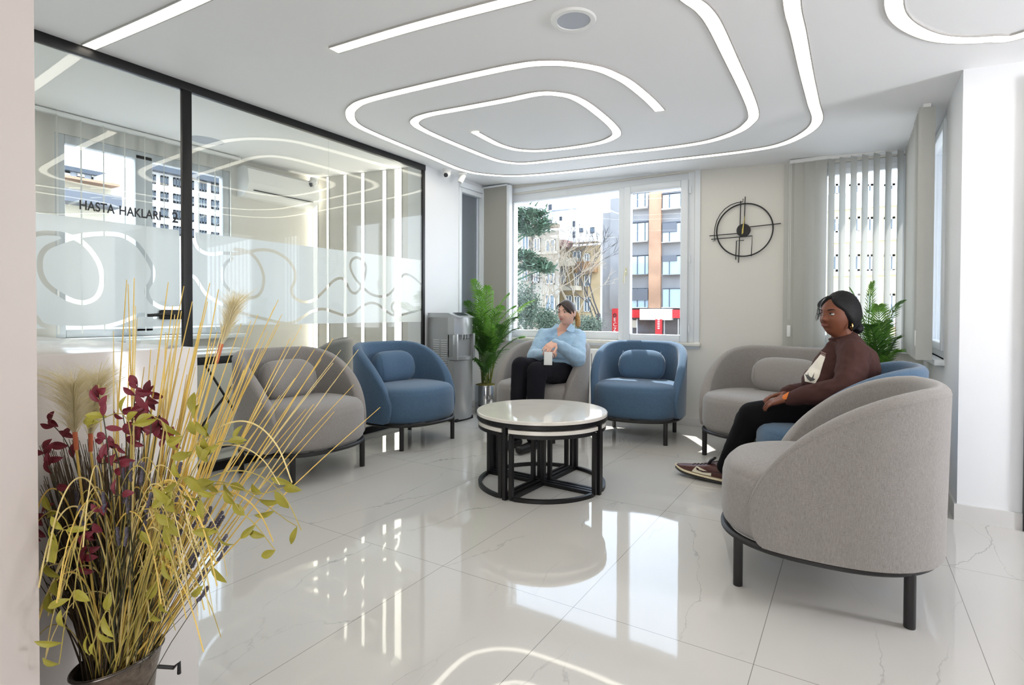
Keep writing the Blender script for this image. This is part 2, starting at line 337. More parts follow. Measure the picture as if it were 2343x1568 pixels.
# office window
w5 = sroot('window_5'); m_ = frame_rect(MB(), 'X', XO - .08, .07, 1.78, 3.22, .86, 2.50, .07); m_.box(XO - .08, XO - .01, 2.36, 2.50, .9, 2.47, .006); m_.build('window_frame', mat('office_window_frame', (205, 209, 213), .3), w5)
for a, b_ in ((1.85, 2.37), (2.49, 3.15)): MB().box(XO - .05, XO - .046, a, b_, .9, 2.45).build('glass_pane', M_wglass, w5, False)
MB().box(XO - .02, XO + .16, 1.72, 3.3, .82, .86, .005).build('window_sill', M_pvc, w5)

# ------------------------------------------------------------------ frosted glass partition
film_top, film_bot = 1.603, .985
def c7(l): return [onX(80 + x / 2.603, 480 + y / 2.603, XP)[1:] for x, y in l]
R1 = [(-10, 150), (40, 140), (80, 138), (150, 143), (210, 158), (260, 178), (310, 215), (355, 270), (388, 330), (403, 400), (398, 460), (375, 515), (330, 545), (280, 553), (210, 535), (130, 490), (70, 440), (40, 385), (32, 330), (40, 270), (75, 225), (130, 200), (190, 178), (245, 162), (300, 150), (380, 143), (450, 143), (510, 150), (560, 170), (610, 205), (650, 255), (690, 320), (708, 370), (700, 420), (672, 470), (675, 510), (700, 550), (750, 580), (800, 590), (900, 585)]
R1b = [(-10, 620), (20, 655), (45, 685), (110, 700), (240, 705), (400, 700), (490, 680), (560, 655), (640, 625), (720, 640)]
R2 = [(935, 90), (945, 130), (955, 190), (975, 230), (1010, 255), (1060, 265), (1120, 258), (1200, 262), (1270, 252), (1330, 240), (1390, 240), (1450, 258), (1510, 300), (1550, 360), (1552, 420), (1532, 470), (1545, 520), (1600, 548), (1660, 540), (1720, 490), (1780, 425), (1830, 408), (1860, 440), (1880, 480), (1910, 498), (1940, 470), (1965, 410), (1975, 340), (1950, 298), (1915, 285), (1888, 305), (1882, 345), (1905, 400), (1950, 455), (2000, 500), (2060, 517), (2110, 505), (2150, 460), (2190, 395), (2220, 385), (2260, 405), (2310, 450)]
R3 = [(1180, 290), (1140, 320), (1120, 380), (1130, 440), (1180, 490), (1250, 520), (1310, 522), (1350, 490), (1366, 430), (1360, 370), (1330, 305), (1290, 262), (1240, 240), (1190, 235)]
R4 = [(900, 395), (940, 395), (965, 415), (990, 455), (1020, 500), (1060, 532), (1110, 560), (1180, 595), (1270, 625), (1400, 658), (1480, 675), (1540, 672), (1600, 640), (1650, 607), (1720, 592), (1790, 612), (1850, 630), (1900, 620), (1940, 582), (2000, 556), (2050, 567), (2100, 608), (2140, 628), (2172, 600), (2165, 560), (2142, 551), (2128, 575), (2137, 605), (2180, 626), (2230, 615), (2310, 595)]
def film(name, y0, y1, curves, parent, x):
    h = .0125; ny, nz = int((y1 - y0) / h), int((film_top - film_bot) / h); hy, hz = (y1 - y0) / ny, (film_top - film_bot) / nz
    Ys = y0 + hy * np.arange(ny + 1); Zs = film_bot + hz * np.arange(nz + 1); GY, GZ = np.meshgrid(Ys, Zs, indexing='ij'); D = np.full(GY.shape, 9.)
    for cv, wd in curves:
        P = [(p.x, p.y) for p in spline([(a, b_, 0) for a, b_ in c7(cv)], 6)]
        for (ax, az), (bx, bz) in zip(P, P[1:]):
            dx, dz = bx - ax, bz - az; L2 = dx * dx + dz * dz + 1e-12; t = np.clip(((GY - ax) * dx + (GZ - az) * dz) / L2, 0, 1)
            D = np.minimum(D, np.hypot(GY - ax - t * dx, GZ - az - t * dz) - wd / 2)
    mb = MB(); vc = {}
    def vert(y, z):
        k = (round(y, 5), round(z, 5))
        if k not in vc: vc[k] = mb.b.verts.new((x, y, z))
        return vc[k]
    for i in range(ny):
        for j in range(nz):
            q = [(Ys[a], Zs[b_], D[a, b_]) for a, b_ in ((i, j), (i + 1, j), (i + 1, j + 1), (i, j + 1))]
            if all(v[2] <= 0 for v in q): continue
            out = []
            for k in range(4):
                a, b_ = q[k], q[(k + 1) % 4]
                if a[2] > 0: out.append((a[0], a[1]))
                if (a[2] > 0) != (b_[2] > 0): t = a[2] / (a[2] - b_[2]); out.append((a[0] + t * (b_[0] - a[0]), a[1] + t * (b_[1] - a[1])))
            vs = []
            for p in out:
                v = vert(*p)
                if v not in vs: vs.append(v)
            if len(vs) > 2:
                try: mb.b.faces.new(vs)
                except ValueError: pass
    return mb.build(name, M_film, parent, False)
gp = thing('glass_partition', 'black framed glass partition with frosted band of swirling clear lines', 'partition', (0, 0, 0))
MB().box(XP - .02, XP + .02, .40, YO, 2.505, 2.565, .003).build('top_rail', M_black, gp)
MB().box(XP - .03, XP + .03, 1.875, YO, 0, .058, .003).build('bottom_rail', M_black, gp)
MB().box(XP - .014, XP + .014, 1.878, 1.938, .0, 2.51, .003).build('mullion', M_black, gp)
MB().box(XP - .014, XP + .014, YO - .035, YO, 0, 2.51, .003).build('end_post', M_black, gp)
MB().box(XP - .006, XP + .006, 1.942, 3.043, .055, 2.51).build('glass_pane', M_glass, gp, False)
MB().box(XP - .006, XP + .006, 3.047, YO - .03, .055, 2.51).build('glass_pane', M_glass, gp, False)
film('frosted_film', 1.943, YO - .03, [(R2, .023), (R3, .022), (R4, .022)], gp, XP - .0075)
gd = thing('glass_door', 'frameless glass door with frosted looping pattern beside the black mullion', 'door', (0, 0, 0))
MB().box(XP - .006, XP + .006, .62, 1.868, .01, 2.50).build('glass_pane', M_glass, gd, False)
film('frosted_film', .625, 1.867, [(R1, .026), (R1b, .024)], gd, XP - .0075)
hd = MB(); hd.box(XP + .006, XP + .03, 1.74, 1.866, 1.03, 1.09, .008); hd.cyl((XP + .03, 1.82, 1.06), (XP + .06, 1.82, 1.06), .012, n=12); hd.tube([(XP + .06, 1.82, 1.06), (XP + .062, 1.74, 1.06), (XP + .05, 1.65, 1.055)], [.012, .011, .009], 12); hd.box(XP - .03, XP - .006, 1.74, 1.866, 1.03, 1.09, .008)
hd.build('door_handle', M_black, gd)
sg = thing('door_lettering', 'dark lettering reading HASTA HAKLARI - 2 on the glass door', 'sign', (XP + .009, 1.325, 1.648))
rt = Matrix.Rotation(PI / 2, 4, 'Z') @ Matrix.Rotation(PI / 2, 4, 'X')
M_let = mat('lettering_vinyl', (38, 38, 40), .5)
text_obj('HASTA', .083, M_let, 'word', sg, rt, .0008, fit=(.172, .054)); text_obj('HAKLARI', .083, M_let, 'word', sg, Matrix.Translation((0, .196, 0)) @ rt, .0008, fit=(.226, .054)); text_obj('-', .083, M_let, 'dash', sg, Matrix.Translation((0, .452, .020)) @ rt, .0008, fit=(.024, .005)); text_obj('2', .105, M_let, 'numeral', sg, Matrix.Translation((0, .490, -.003)) @ rt, .0008, fit=(.036, .068))

# ------------------------------------------------------------------ ceiling lights
def ribbon(name, pts, width, parent_label, ext=()):
    P = spline([(x, y, 0) for x, y in pts], 10); n = len(P)
    t = thing(name, parent_label, 'ceiling light', (P[0].x, P[0].y, ceil_z(P[0].x)), 0, None); o0 = t.location.copy()
    T = []
    for i in range(n): d = P[min(n - 1, i + 1)] - P[max(0, i - 1)]; d.normalize(); T.append(Vector((-d.y, d.x, 0)))
    def sec(offs):
        rows = []
        for i, p in enumerate(P):
            rows.append([Vector((p.x + T[i].x * a, p.y + T[i].y * a, ceil_z(p.x + T[i].x * a) + dz)) - o0 for a, dz in offs])
        return rows
    hw = width / 2
    MB().grid(sec([(-hw, .004), (-hw, -.006), (hw, -.006), (hw, .004)])).build('diffuser', M_led, t)
    e = MB()
    for s_ in (-1, 1): e.grid(sec([(s_ * hw, .004), (s_ * hw, -.008), (s_ * (hw + .006), -.008), (s_ * (hw + .006), .004)]))
    e.build('profile', mat('aluminium_profile', (186, 182, 178), .4), t); return t
def c8(l): return [cei(700 + x / 1.426, y / 1.426) for x, y in l]
A_ = c8([(1155, 359), (1120, 322), (1060, 272), (1010, 243), (950, 220), (850, 204), (760, 203), (690, 212), (600, 230), (400, 275), (210, 322), (158, 345), (144, 372), (165, 405), (250, 446), (400, 508), (500, 550), (580, 567), (700, 572), (900, 555), (1100, 530), (1300, 508), (1450, 489), (1550, 469), (1630, 432), (1668, 390), (1655, 330), (1632, 230), (1608, 110), (1585, 0)])
A_ += [(-.19, 2.2), (-.17, 1.8), (-.27, 1.5), (-.55, 1.36), (-1.2, 1.35), (-2.56, 1.37), (-3.635, 1.36)]
ribbon('ceiling_light', A_, .062, 'long looping LED strip recessed in the ceiling, running to the glass partition')
B_ = c8([(552, 430), (620, 466), (660, 480), (700, 488), (760, 490), (850, 482), (950, 466), (1000, 448), (1014, 430), (990, 398), (930, 348), (880, 318), (830, 305), (760, 303), (650, 325), (500, 353), (400, 372), (360, 388), (358, 405), (400, 430), (500, 474), (600, 514), (650, 527), (720, 531), (850, 517), (1000, 500), (1150, 484), (1300, 462), (1400, 430), (1450, 395), (1460, 365), (1438, 300), (1385, 185), (1335, 80), (1300, 30), (1262, 0)])
B_ += [(-.66, 2.2), (-.86, 2.06), (-1.28, 2.03)] + [cei(940, 60), cei(764, 113)]
ribbon('ceiling_light', B_, .062, 'inner spiral LED strip in the ceiling above the round tables')
E_ = [(.12, 2.1), (.128, 2.6)] + [cei(*p) for p in ((2045, 5), (2057, 38), (2090, 64), (2140, 83), (2200, 89), (2270, 86), (2343, 76))] + [(.95, 3.05), (1.25, 2.8), (1.3, 2.3), (1.1, 1.9)]
ribbon('ceiling_light', E_, .062, 'curved LED ring at the upper right edge of the ceiling')
sx, sy = -1.104, 2.30
sp = thing('ceiling_speaker', 'round white ceiling speaker with pale grey grille', 'speaker', (sx, sy, ceil_z(sx)))
MB().lathe([(.075, -.004), (.078, -.012), (.098, -.012), (.105, -.004), (.106, .01)], 48, caps=False).build('rim', M_white, sp)
MB().lathe([(.0005, -.008), (.076, -.008), (.077, .002)], 48, caps=True).build('grille', mat('speaker_grille', (190, 196, 206), .6, bump=.5, bscale=900), sp)
for i, (x, y, z, aim) in enumerate([(-3.575, 4.46, 2.535, Vector((.35, -.8, -.55))), (-3.50, 4.63, 2.535, Vector((-.1, -.45, -.8)))]):
    t = thing('security_camera', ['white turret security camera with dark lens on the ceiling', 'white bullet security camera tilted down, beside the turret camera'][i], 'security camera', (x, y, z))
    MB().lathe([(.045, .03), (.045, .0), (.04, -.006)], 24).build('mount', M_white, t)
    aim.normalize(); q = aim.to_track_quat('Z', 'Y').to_matrix()
    if i == 0:
        MB().ell(Vector((0, 0, -.02)) + aim * .01, .042, .042, .042).build('body', M_white, t)
        MB().lathe([(.001, .056), (.02, .056), (.023, .045)], 20, mtx=q, c=(0, 0, -.02)).build('lens', mat('lens_dark', (70, 72, 78), .1), t)
    else:
        MB().lathe([(.022, -.03), (.03, -.02), (.03, .06), (.026, .075)], 20, mtx=q, c=(0, 0, -.03)).build('body', M_white, t)
        MB().lathe([(.001, .076), (.018, .076)], 20, mtx=q, c=(0, 0, -.03), caps=False).build('lens', mat('lens_grey', (200, 202, 206), .15), t)

# ------------------------------------------------------------------ armchairs
def armchair(name, label, fab, loc, deg, ext=0.0, cushion=True, cdz=0):
    root = thing(name, label, 'armchair' if ext == 0 else 'sofa', loc, math.radians(deg))
    a, b_, ex = .395, .395, 2.45
    def plan(th, s=1.0, off=0.0):
        c, sn = math.cos(th), math.sin(th)
        x = (a * s - off) * math.copysign(abs(c) ** (2 / ex), c); y = (b_ * s - off) * math.copysign(abs(sn) ** (2 / ex), sn)
        return Vector((x, y + math.copysign(ext, sn) if abs(sn) > 1e-9 else y, 0))
    def ringpts(s, off, n=72): return [plan(2 * PI * (i + .5) / n, s, off) for i in range(n)]
    # ring base
    rb = MB(); rb.tube([p + Vector((0, 0, .192)) for p in ringpts(1, .028)], .0135, 8, closed=True, flat=(1, 1.3))
    for i in range(1): rb.box(-.3, .3, -.015, .015, .18, .2); rb.box(-.015, .015, -.3 - ext, .3 + ext, .18, .2)
    rb.build('base_frame', M_leg, root)
    for sx_ in (-1, 1):
        for sy_ in (-1, 1): MB().lathe([(.017, 0), (.018, .003), (.018, .19)], 20, c=(sx_ * .277, sy_ * (.277 + ext), 0)).build('leg', M_leg, root)
    # seat: puffed block following the plan, dome top with a seam
    N_ = 72; prof = [(.98, .0), (.90, .205), (.035, .205), (.018, .225), (.010, .26), (.006, .33), (.008, .41), (.014, .437), (.020, .445), (.0205, .449), (.04, .468), (.08, .480), (.15, .487), (.25, .489), (.98, .49)][1:]
    mb = MB(); rows = []
    for i in range(N_):
        th = 2 * PI * (i + .5) / N_; row = []
        back = max(0, -math.cos(th)) 
        for off, z in prof:
            o_ = min(off, .37); p = plan(th, 1, o_ + (.004 if z < .3 else .009) + .02 * back); 
            if off > .3: p = Vector((0, math.copysign(ext, math.sin(th)), 0)) if ext else Vector((plan(th, 1, .392).x * .0, 0, 0)) + plan(th, 1, .390)
            row.append(Vector((p.x, p.y, z)))
        rows.append(row)
    mb.grid(rows, True); mb.build('seat', fab, root, auto=60)
    # shell
    r = .035; nA = 89; HT, zb = .822, .206; KB, UB = .34, -.33; DB = PI - math.acos(-abs(UB / a) ** (ex / 2))
    out = []
    th_end = math.acos(min(1, (.225 / a)) ** (ex / 2))
    for i in range(nA):
        s = -1 + 2 * i / (nA - 1); 
        out.append(s)
    # outline in (path angle, height): parametrise boundary by q in [-1,1]
    def bound(q):
        k = abs(q)
        if k < KB: th = PI - math.copysign(k / KB * DB, q); z = HT
        else:
            t2 = (k - KB) / (1 - KB); ue = .235
            if t2 < .84: t = math.sin(t2 / .84 * PI / 2) ** .9; u = UB + (ue - UB) * t; z = .30 + (HT - .30) * (1 - min(1, (u + .36) / .6) ** 1.6) ** .55 * 1.002
            else:
                zt = .30 + (HT - .30) * (1 - ((ue + .36) / .6) ** 1.6) ** .55 * 1.002; e_ = (t2 - .84) / .16; u = ue - .05 * e_ ** 2; z = zt - (zt - zb) * math.sin(e_ * PI / 2)
            u = max(-a + 1e-4, min(a - 1e-4, u)); c = abs(u / a) ** (ex / 2); th = math.acos(math.copysign(min(1, c), u)); th = math.copysign(th, q)
            return th, z
        if th > PI: th -= 2 * PI
        return (th if q >= 0 else (th if th < 0 else -(2 * PI - th)) if False else th), z
    def unwrap(th, q):
        if q < 0 and th > 0: th = th - 2 * PI
        return th
    rowsO, rowsI = [], []
    ds = [0, .0035, .010, .020, .036]
    kmax = 1.0
    for i in range(nA):
        q = kmax * (-1 + 2 * i / (nA - 1)); thq, zq = bound(q)
        # signed angular offset from back centre
        thq = abs(thq) if q >= 0 else -abs(thq)
        if abs(q) < KB: dth = abs(q) / KB * DB; thq = (PI - dth) * (1 if q >= 0 else -1)
        # base point directly below but pulled towards the back for the front columns
        kq = abs(q); dthb = (PI - abs(thq)) * (1 - .10 * max(0, (kq - KB) / (1 - KB))); thb = (PI - dthb) * (1 if q >= 0 else -1)
        L_ = zq - zb + .12; Ls = max(L_, .05)
        vs = [d_ / Ls for d_ in ds]; last = vs[-1]; m_n = 7; vs += [last + (1 - last) * (k + 1) / m_n for k in range(m_n)]
        ro, ri = [], []
        for v in vs:
            d_ = v * Ls; th = thq + (thb - thq) * v; z = zq + (zb - zq) * v
            wv = math.sqrt(max(0, 1 - (1 - min(1, d_ / r)) ** 2)) if d_ < r else 1
            tilt = .012 * (z - .2) / .6
            pm = plan(th, 1, r - tilt - .004); po = plan(th, 1, r - r * wv - tilt - .004); pi_ = plan(th, 1, r + r * wv - tilt - .004)
            for p, R_ in ((po, ro), (pi_, ri)): R_.append(Vector((p.x, p.y, z)))
        rowsO.append(ro); rowsI.append(ri)
    mb = MB(); full = [list(reversed(o_)) + i_[1:] for o_, i_ in zip(rowsO, rowsI)]
    mb.grid(full); 
    mb.b.verts.ensure_lookup_table(); 
    bmesh.ops.remove_doubles(mb.b, verts=mb.b.verts, dist=.0004)
    bmesh.ops.holes_fill(mb.b, edges=[e for e in mb.b.edges if e.is_boundary], sides=0)
    mb.build('backrest', fab, root, auto=70)
    sp_ = []
    for i in range(nA):
        q = -1 + 2 * i / (nA - 1); p = full[i][6]; sp_.append(p + Vector((0, 0, .0)))
    MB().tube([f[7] for f in full], .0012, 5).build('piping', fab, root)
    # lumbar cushion
    if cushion:
        cw, ch, ct = .212 + ext * .42, .139, .090; mb = MB(); rows = []
        for i in range(33):
            s = -1 + 2 * i / 32; k = (max(0, 1 - abs(s) ** 4.2)) ** .5; row = []
            kk = max(k, .02)
            for j in range(28):
                an = 2 * PI * j / 28; e2 = 2.6
                cx_, cz_ = math.copysign(abs(math.cos(an)) ** (2 / e2), math.cos(an)), math.copysign(abs(math.sin(an)) ** (2 / e2), math.sin(an))
                row.append(Vector((ct * kk * cx_, s * cw, ch * kk * cz_ ** 1 if True else 0)))
            rows.append(row)
        mb.grid([r_ + [r_[0]] for r_ in rows]); 
        for v in mb.b.verts: 
            yy = v.co.y; v.co = Matrix.Rotation(-.22, 3, 'Y') @ v.co + Vector((-.190 + .10 * (abs(yy) / (cw)) ** 2 * .35, 0, .606 + cdz))
        bmesh.ops.remove_doubles(mb.b, verts=mb.b.verts, dist=.001); bmesh.ops.holes_fill(mb.b, edges=[e for e in mb.b.edges if e.is_boundary], sides=0)
        cu = mb.build('lumbar_cushion', fab, root, auto=60)
        for s in (-1, 1):
            mb = MB(); pp = []
            for j in range(28):
                an = 2 * PI * j / 28; e2 = 2.6; cx_, cz_ = math.copysign(abs(math.cos(an)) ** (2 / e2), math.cos(an)), math.copysign(abs(math.sin(an)) ** (2 / e2), math.sin(an))
                p = Matrix.Rotation(-.22, 3, 'Y') @ Vector((ct * .905 * cx_, s * cw * .80, ch * .905 * cz_)); pp.append(p + Vector((-.190 + .035 * .64, 0, .606 + cdz)))
            mb.tube(pp, .0015, 5, closed=True).build('seam', fab, cu)
    return root
armchair('armchair', 'grey fabric armchair with lumbar cushion, left of the group behind the dried flowers', M_grey, (-3.19, 2.42, 0), -1)
armchair('armchair', 'empty blue fabric armchair beside the water dispenser and glass partition', M_blue, (-3.21, 3.46, 0), -7)
armchair('armchair', 'grey fabric armchair in which the woman in light blue sits', M_grey, (-2.36, 4.30, 0), 268)
armchair('armchair', 'empty blue fabric armchair under the window, facing the round tables', M_blue, (-1.60, 4.68, 0), 278)
armchair('armchair', 'wide grey fabric armchair with long cushion under the wall clock', M_grey, (-.48, 4.43, 0), 249, ext=.12)
armchair('armchair', 'blue fabric armchair in which the woman in brown sits', M_blue, (-.085, 3.46, 0), 180)
armchair('armchair', 'grey fabric armchair nearest the camera, seen from its side at right', M_grey, (-.10, 2.59, 0), 180, cdz=-.05)
oc = armchair('armchair', 'grey fabric armchair behind the glass partition at the office desk', M_grey, (-4.55, 3.55, 0), 225)

# ------------------------------------------------------------------ nest of round tables
tx, ty = -1.67, 3.045; RT = .412
M_top = mat('cream_marble_top', (236, 231, 222), .04, coat=.4, var=.03, vscale=9)
def arc(r, a0, a1, z, n=24): return [Vector((r * math.cos(a0 + (a1 - a0) * i / n), r * math.sin(a0 + (a1 - a0) * i / n), z)) for i in range(n + 1)]
rt_ = math.radians(-3)
t = thing('coffee_table', 'round black framed coffee table with glossy cream marble top', 'coffee table', (tx, ty, 0), rt_)
MB().lathe([(.405, .443), (RT, .446), (RT, .462), (.408, .466), (.001, .466)], 96).build('tabletop', M_top, t)
f = MB(); f.tube(arc(.400, 0, 2 * PI, .4315, 96)[:-1], .0155, 4, closed=True, flat=(1, 1)); f2 = MB()
for an in (0, PI / 2): f.box(-.4, .4, -.012, .012, .418, .443, mtx=Matrix.Rotation(an, 4, 'Z')); f2.box(-.4, .4, -.012, .012, 0, .022, mtx=Matrix.Rotation(an, 4, 'Z'))
f.build('top_ring', M_black, t); f2.build('base_cross', M_black, t)
for k in range(4):
    an = k * PI / 2; MB().box(.388, .412, -.011, .011, 0, .42, mtx=Matrix.Rotation(an, 4, 'Z')).build('leg', M_black, t)
qn = ['nearest the camera', 'on the right', 'farthest from the camera', 'on the left']
def quad_table(mid, label, g):
    q = thing('nesting_table', label, 'side table', (tx, ty, 0), rt_ + mid - PI / 4, g); g0 = math.radians(4.2); R_ = .405; o = Vector((.022, .022, 0))
    a0, a1 = g0, PI / 2 - g0
    def slab(r, z0, z1, inner):
        P = [Vector((inner, inner, 0))] + arc(r, math.asin(inner / r), PI / 2 - math.asin(inner / r), 0, 20); n = len(P)
        return MB().poly([(p.x, p.y, z0) for p in P] + [(p.x, p.y, z1) for p in P], [tuple(range(n))[::-1], tuple(range(n, 2 * n))] + [(i, (i + 1) % n, n + (i + 1) % n, n + i) for i in range(n)])
    slab(R_, .388, .410, .024).build('tabletop', M_top, q)
    for z in (.3755, .011):
        f = MB()
        P = [Vector((.038, .038, z))] + [Vector((p.x, p.y, z)) for p in arc(R_ - .014, math.asin(.038 / R_), PI / 2 - math.asin(.038 / R_), 0, 20)]
        f.tube(P, .0155, 4, closed=True, flat=(1, 1)); f.build('top_ring' if z > .1 else 'base_ring', M_black, q)
    aa = math.asin(.038 / R_)
    for c in (Vector((.038, .038)), Vector(((R_ - .014) * math.cos(aa), (R_ - .014) * math.sin(aa))), Vector(((R_ - .014) * math.sin(aa), (R_ - .014) * math.cos(aa)))):
        MB().box(c.x - .012, c.x + .012, c.y - .012, c.y + .012, .01, .375).build('leg', M_black, q)
for k, mid in enumerate((-PI / 4, PI / 4, 3 * PI / 4, 5 * PI / 4)): quad_table(mid, 'quarter-round black framed nesting table tucked under the round table, ' + qn[k], 'quarter-round nesting tables')

# ------------------------------------------------------------------ water dispenser
M_sil = mat('silver_plastic', (178, 180, 182), .28, .55); M_silD = mat('silver_side_panel', (150, 151, 152), .4, .35)
t = thing('water_dispenser', 'silver freestanding water dispenser against the white column', 'water dispenser', (-3.44, 4.40, 0))
MB().box(-.205, .07, -.15, .15, .03, 1.03, .008).build('cabinet', M_silD, t)
def front(z0, z1, bul=.045, dx=0, hw=.152): 
    P = [Vector((.05, -hw, 0)), Vector((.13 + dx, -hw, 0))] + [Vector((.13 + dx + bul * math.cos(s * PI / 2), hw * s, 0)) for s in [(-1 + 2 * i / 12) * .97 for i in range(13)]] + [Vector((.13 + dx, hw, 0)), Vector((.05, hw, 0))]
    n = len(P); return MB().poly([(p.x, p.y, z0) for p in P] + [(p.x, p.y, z1) for p in P], [tuple(range(n))[::-1], tuple(range(n, 2 * n))] + [(i, (i + 1) % n, n + (i + 1) % n, n + i) for i in range(n)])
front(.02, .605).build('lower_door', M_sil, t); MB().box(-.2, .15, -.14, .14, 0, .03).build('base', M_black, t)
front(.61, .64, .055, .01, .145).build('drip_tray', M_sil, t)
front(.64, .86, .005, -.01, .15).build('dispensing_niche', M_silD, t)
for s in (-1, 1): MB().box(.11, .165, s * .14 - .012, s * .14 + .012, .61, .87, .004).build('side_trim', M_sil, t)
for k in (-1, 0, 1):
    MB().cyl((.15, k * .045, .81), (.15, k * .045, .86), .009, n=12).tube([(.15, k * .045, .82), (.172, k * .045, .815)], .006, 8).build('tap', mat('chrome', (210, 212, 214), .12, 1), t)
front(.86, 1.03).build('upper_panel', M_sil, t)
tp = MB(); tp.poly([(-.205, -.152, 1.03), (-.205, .152, 1.03), (-.205, .152, 1.075), (-.205, -.152, 1.075), (.05, -.152, 1.075), (.05, .152, 1.075), (.175, -.13, 1.03), (.175, .13, 1.03)], [(0, 3, 2, 1), (3, 4, 5, 2), (4, 6, 7, 5), (0, 6, 4, 3), (1, 2, 5, 7), (0, 1, 7, 6)]); tp.build('lid', mat('pale_silver_lid', (205, 210, 214), .25, .3), t)
MB().box(.06, .135, -.08, .08, 0, .003, mtx=Matrix.Translation((0, 0, 1.097)) @ Matrix.Rotation(.345, 4, 'Y')).build('control_panel', mat('control_black', (52, 58, 66), .2), t)
sl_ = MB()
for c in (-.135, -.035):
    for k in range(12): sl_.box(c, c + .075, -.1525, -.149, .56 + k * .022, .566 + k * .022)
sl_.build('vent', mat('vent_dark', (208, 210, 210), .4), t)
MB().tube([(.165, .12, .955), (.178, .10, .955), (.178, .08, .95)], .005, 8).build('push_lever', MATS['chrome'], t)

# ------------------------------------------------------------------ palms
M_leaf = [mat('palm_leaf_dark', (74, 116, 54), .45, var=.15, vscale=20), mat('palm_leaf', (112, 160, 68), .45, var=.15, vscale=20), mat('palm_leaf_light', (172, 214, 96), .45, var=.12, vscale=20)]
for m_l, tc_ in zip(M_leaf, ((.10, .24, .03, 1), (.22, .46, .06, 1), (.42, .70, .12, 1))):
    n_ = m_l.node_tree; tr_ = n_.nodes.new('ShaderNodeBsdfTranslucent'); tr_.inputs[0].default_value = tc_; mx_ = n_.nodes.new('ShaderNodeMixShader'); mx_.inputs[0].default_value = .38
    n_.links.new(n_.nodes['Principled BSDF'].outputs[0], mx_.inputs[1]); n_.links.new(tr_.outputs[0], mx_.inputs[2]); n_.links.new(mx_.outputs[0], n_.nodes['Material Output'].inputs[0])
def frond(parent, base, tip, m, n=34, ll=.175, sag=.08, seed=0):
    rnd = random.Random(seed); base, tip = Vector(base), Vector(tip); ax = tip - base; horiz = Vector((ax.x, ax.y, 0)); L_ = ax.length
    mid = base + ax * .5 + Vector((0, 0, 1)) * sag * L_ - horiz * .15; P = spline([base, base * .6 + mid * .4 + Vector((0, 0, .02)), mid, tip * .6 + mid * .4 + Vector((0, 0, sag * .3)), tip], 8)
    mb = MB(); k = len(P); mb.tube(P, [.005 * (1 - .8 * i / k) + .001 for i in range(k)], 5)
    side0 = horiz.cross(Vector((0, 0, 1))); side0 = side0.normalized() if side0.length > 1e-3 else Vector((1, 0, 0))
    tw = rnd.uniform(-.7, .7); side0 = Matrix.Rotation(tw, 3, ax.normalized()) @ side0
    for i in range(n):
        t_ = .22 + .78 * (i + .5) / n; p = P[min(k - 1, int(t_ * (k - 1)))]; q = P[min(k - 1, int(t_ * (k - 1)) + 1)]; d = (q - p); d = d.normalized() if d.length > 1e-6 else ax.normalized()
        for s in (-1, 1):
            l = ll * math.sin(PI * min(.97, .18 + .8 * (i / n) ** .8)) ** .7 * rnd.uniform(.85, 1.1); dr = (side0 * s * .78 + d * (.55 + .5 * i / n) + Vector((0, 0, .10))).normalized(); wv = d.cross(dr).cross(dr)* 0 + d.cross(dr).cross(dr).normalized() * .0062
            e = p + dr * l + Vector((0, 0, -.22 * l)); c = p + dr * l * .5
            mb.poly([p - wv * .4, p + wv * .4, c + wv, e, c - wv], [(0, 1, 2, 3, 4)])
    return mb.build('frond', m, parent, False)
def palm(label, loc, tips, scale=1.0, pot=(.125, .30), seed=1):
    t = thing('potted_palm', label, 'potted plant', loc)
    MB().lathe([(pot[0] * .98, 0), (pot[0], .01), (pot[0], pot[1] - .008), (pot[0] - .003, pot[1]), (pot[0] - .01, pot[1]), (pot[0] - .012, pot[1] - .03)], 48).build('pot', mat('brushed_steel_pot', (196, 198, 200), .12, .9), t)
    MB().ell((0, 0, pot[1] - .012), pot[0] - .008, pot[0] - .008, .03).build('moss', mat('moss', (112, 102, 40), .9, bump=1, bscale=60, var=.4, vscale=60), t)
    rnd = random.Random(seed)
    for i, (tipv, mi, bz) in enumerate(tips):
        a = rnd.uniform(0, 2 * PI); b0 = Vector((math.cos(a) * .045, math.sin(a) * .045, pot[1])); b1 = Vector((math.cos(a) * .05 + (tipv[0] * .12), math.sin(a) * .05 + tipv[1] * .12, pot[1] + bz))
        MB().tube([b0, (b0 + b1) / 2 + Vector((.005, 0, 0)), b1], [.006, .005, .004], 6).build('stem', mat('palm_stem', (110, 120, 52), .6), t)
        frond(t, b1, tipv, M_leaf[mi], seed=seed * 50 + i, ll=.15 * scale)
PX, PY = -3.37, 4.89
def tp_(px, py, d): v = W(px, py, d); return (v.x - PX, v.y - PY, v.z)
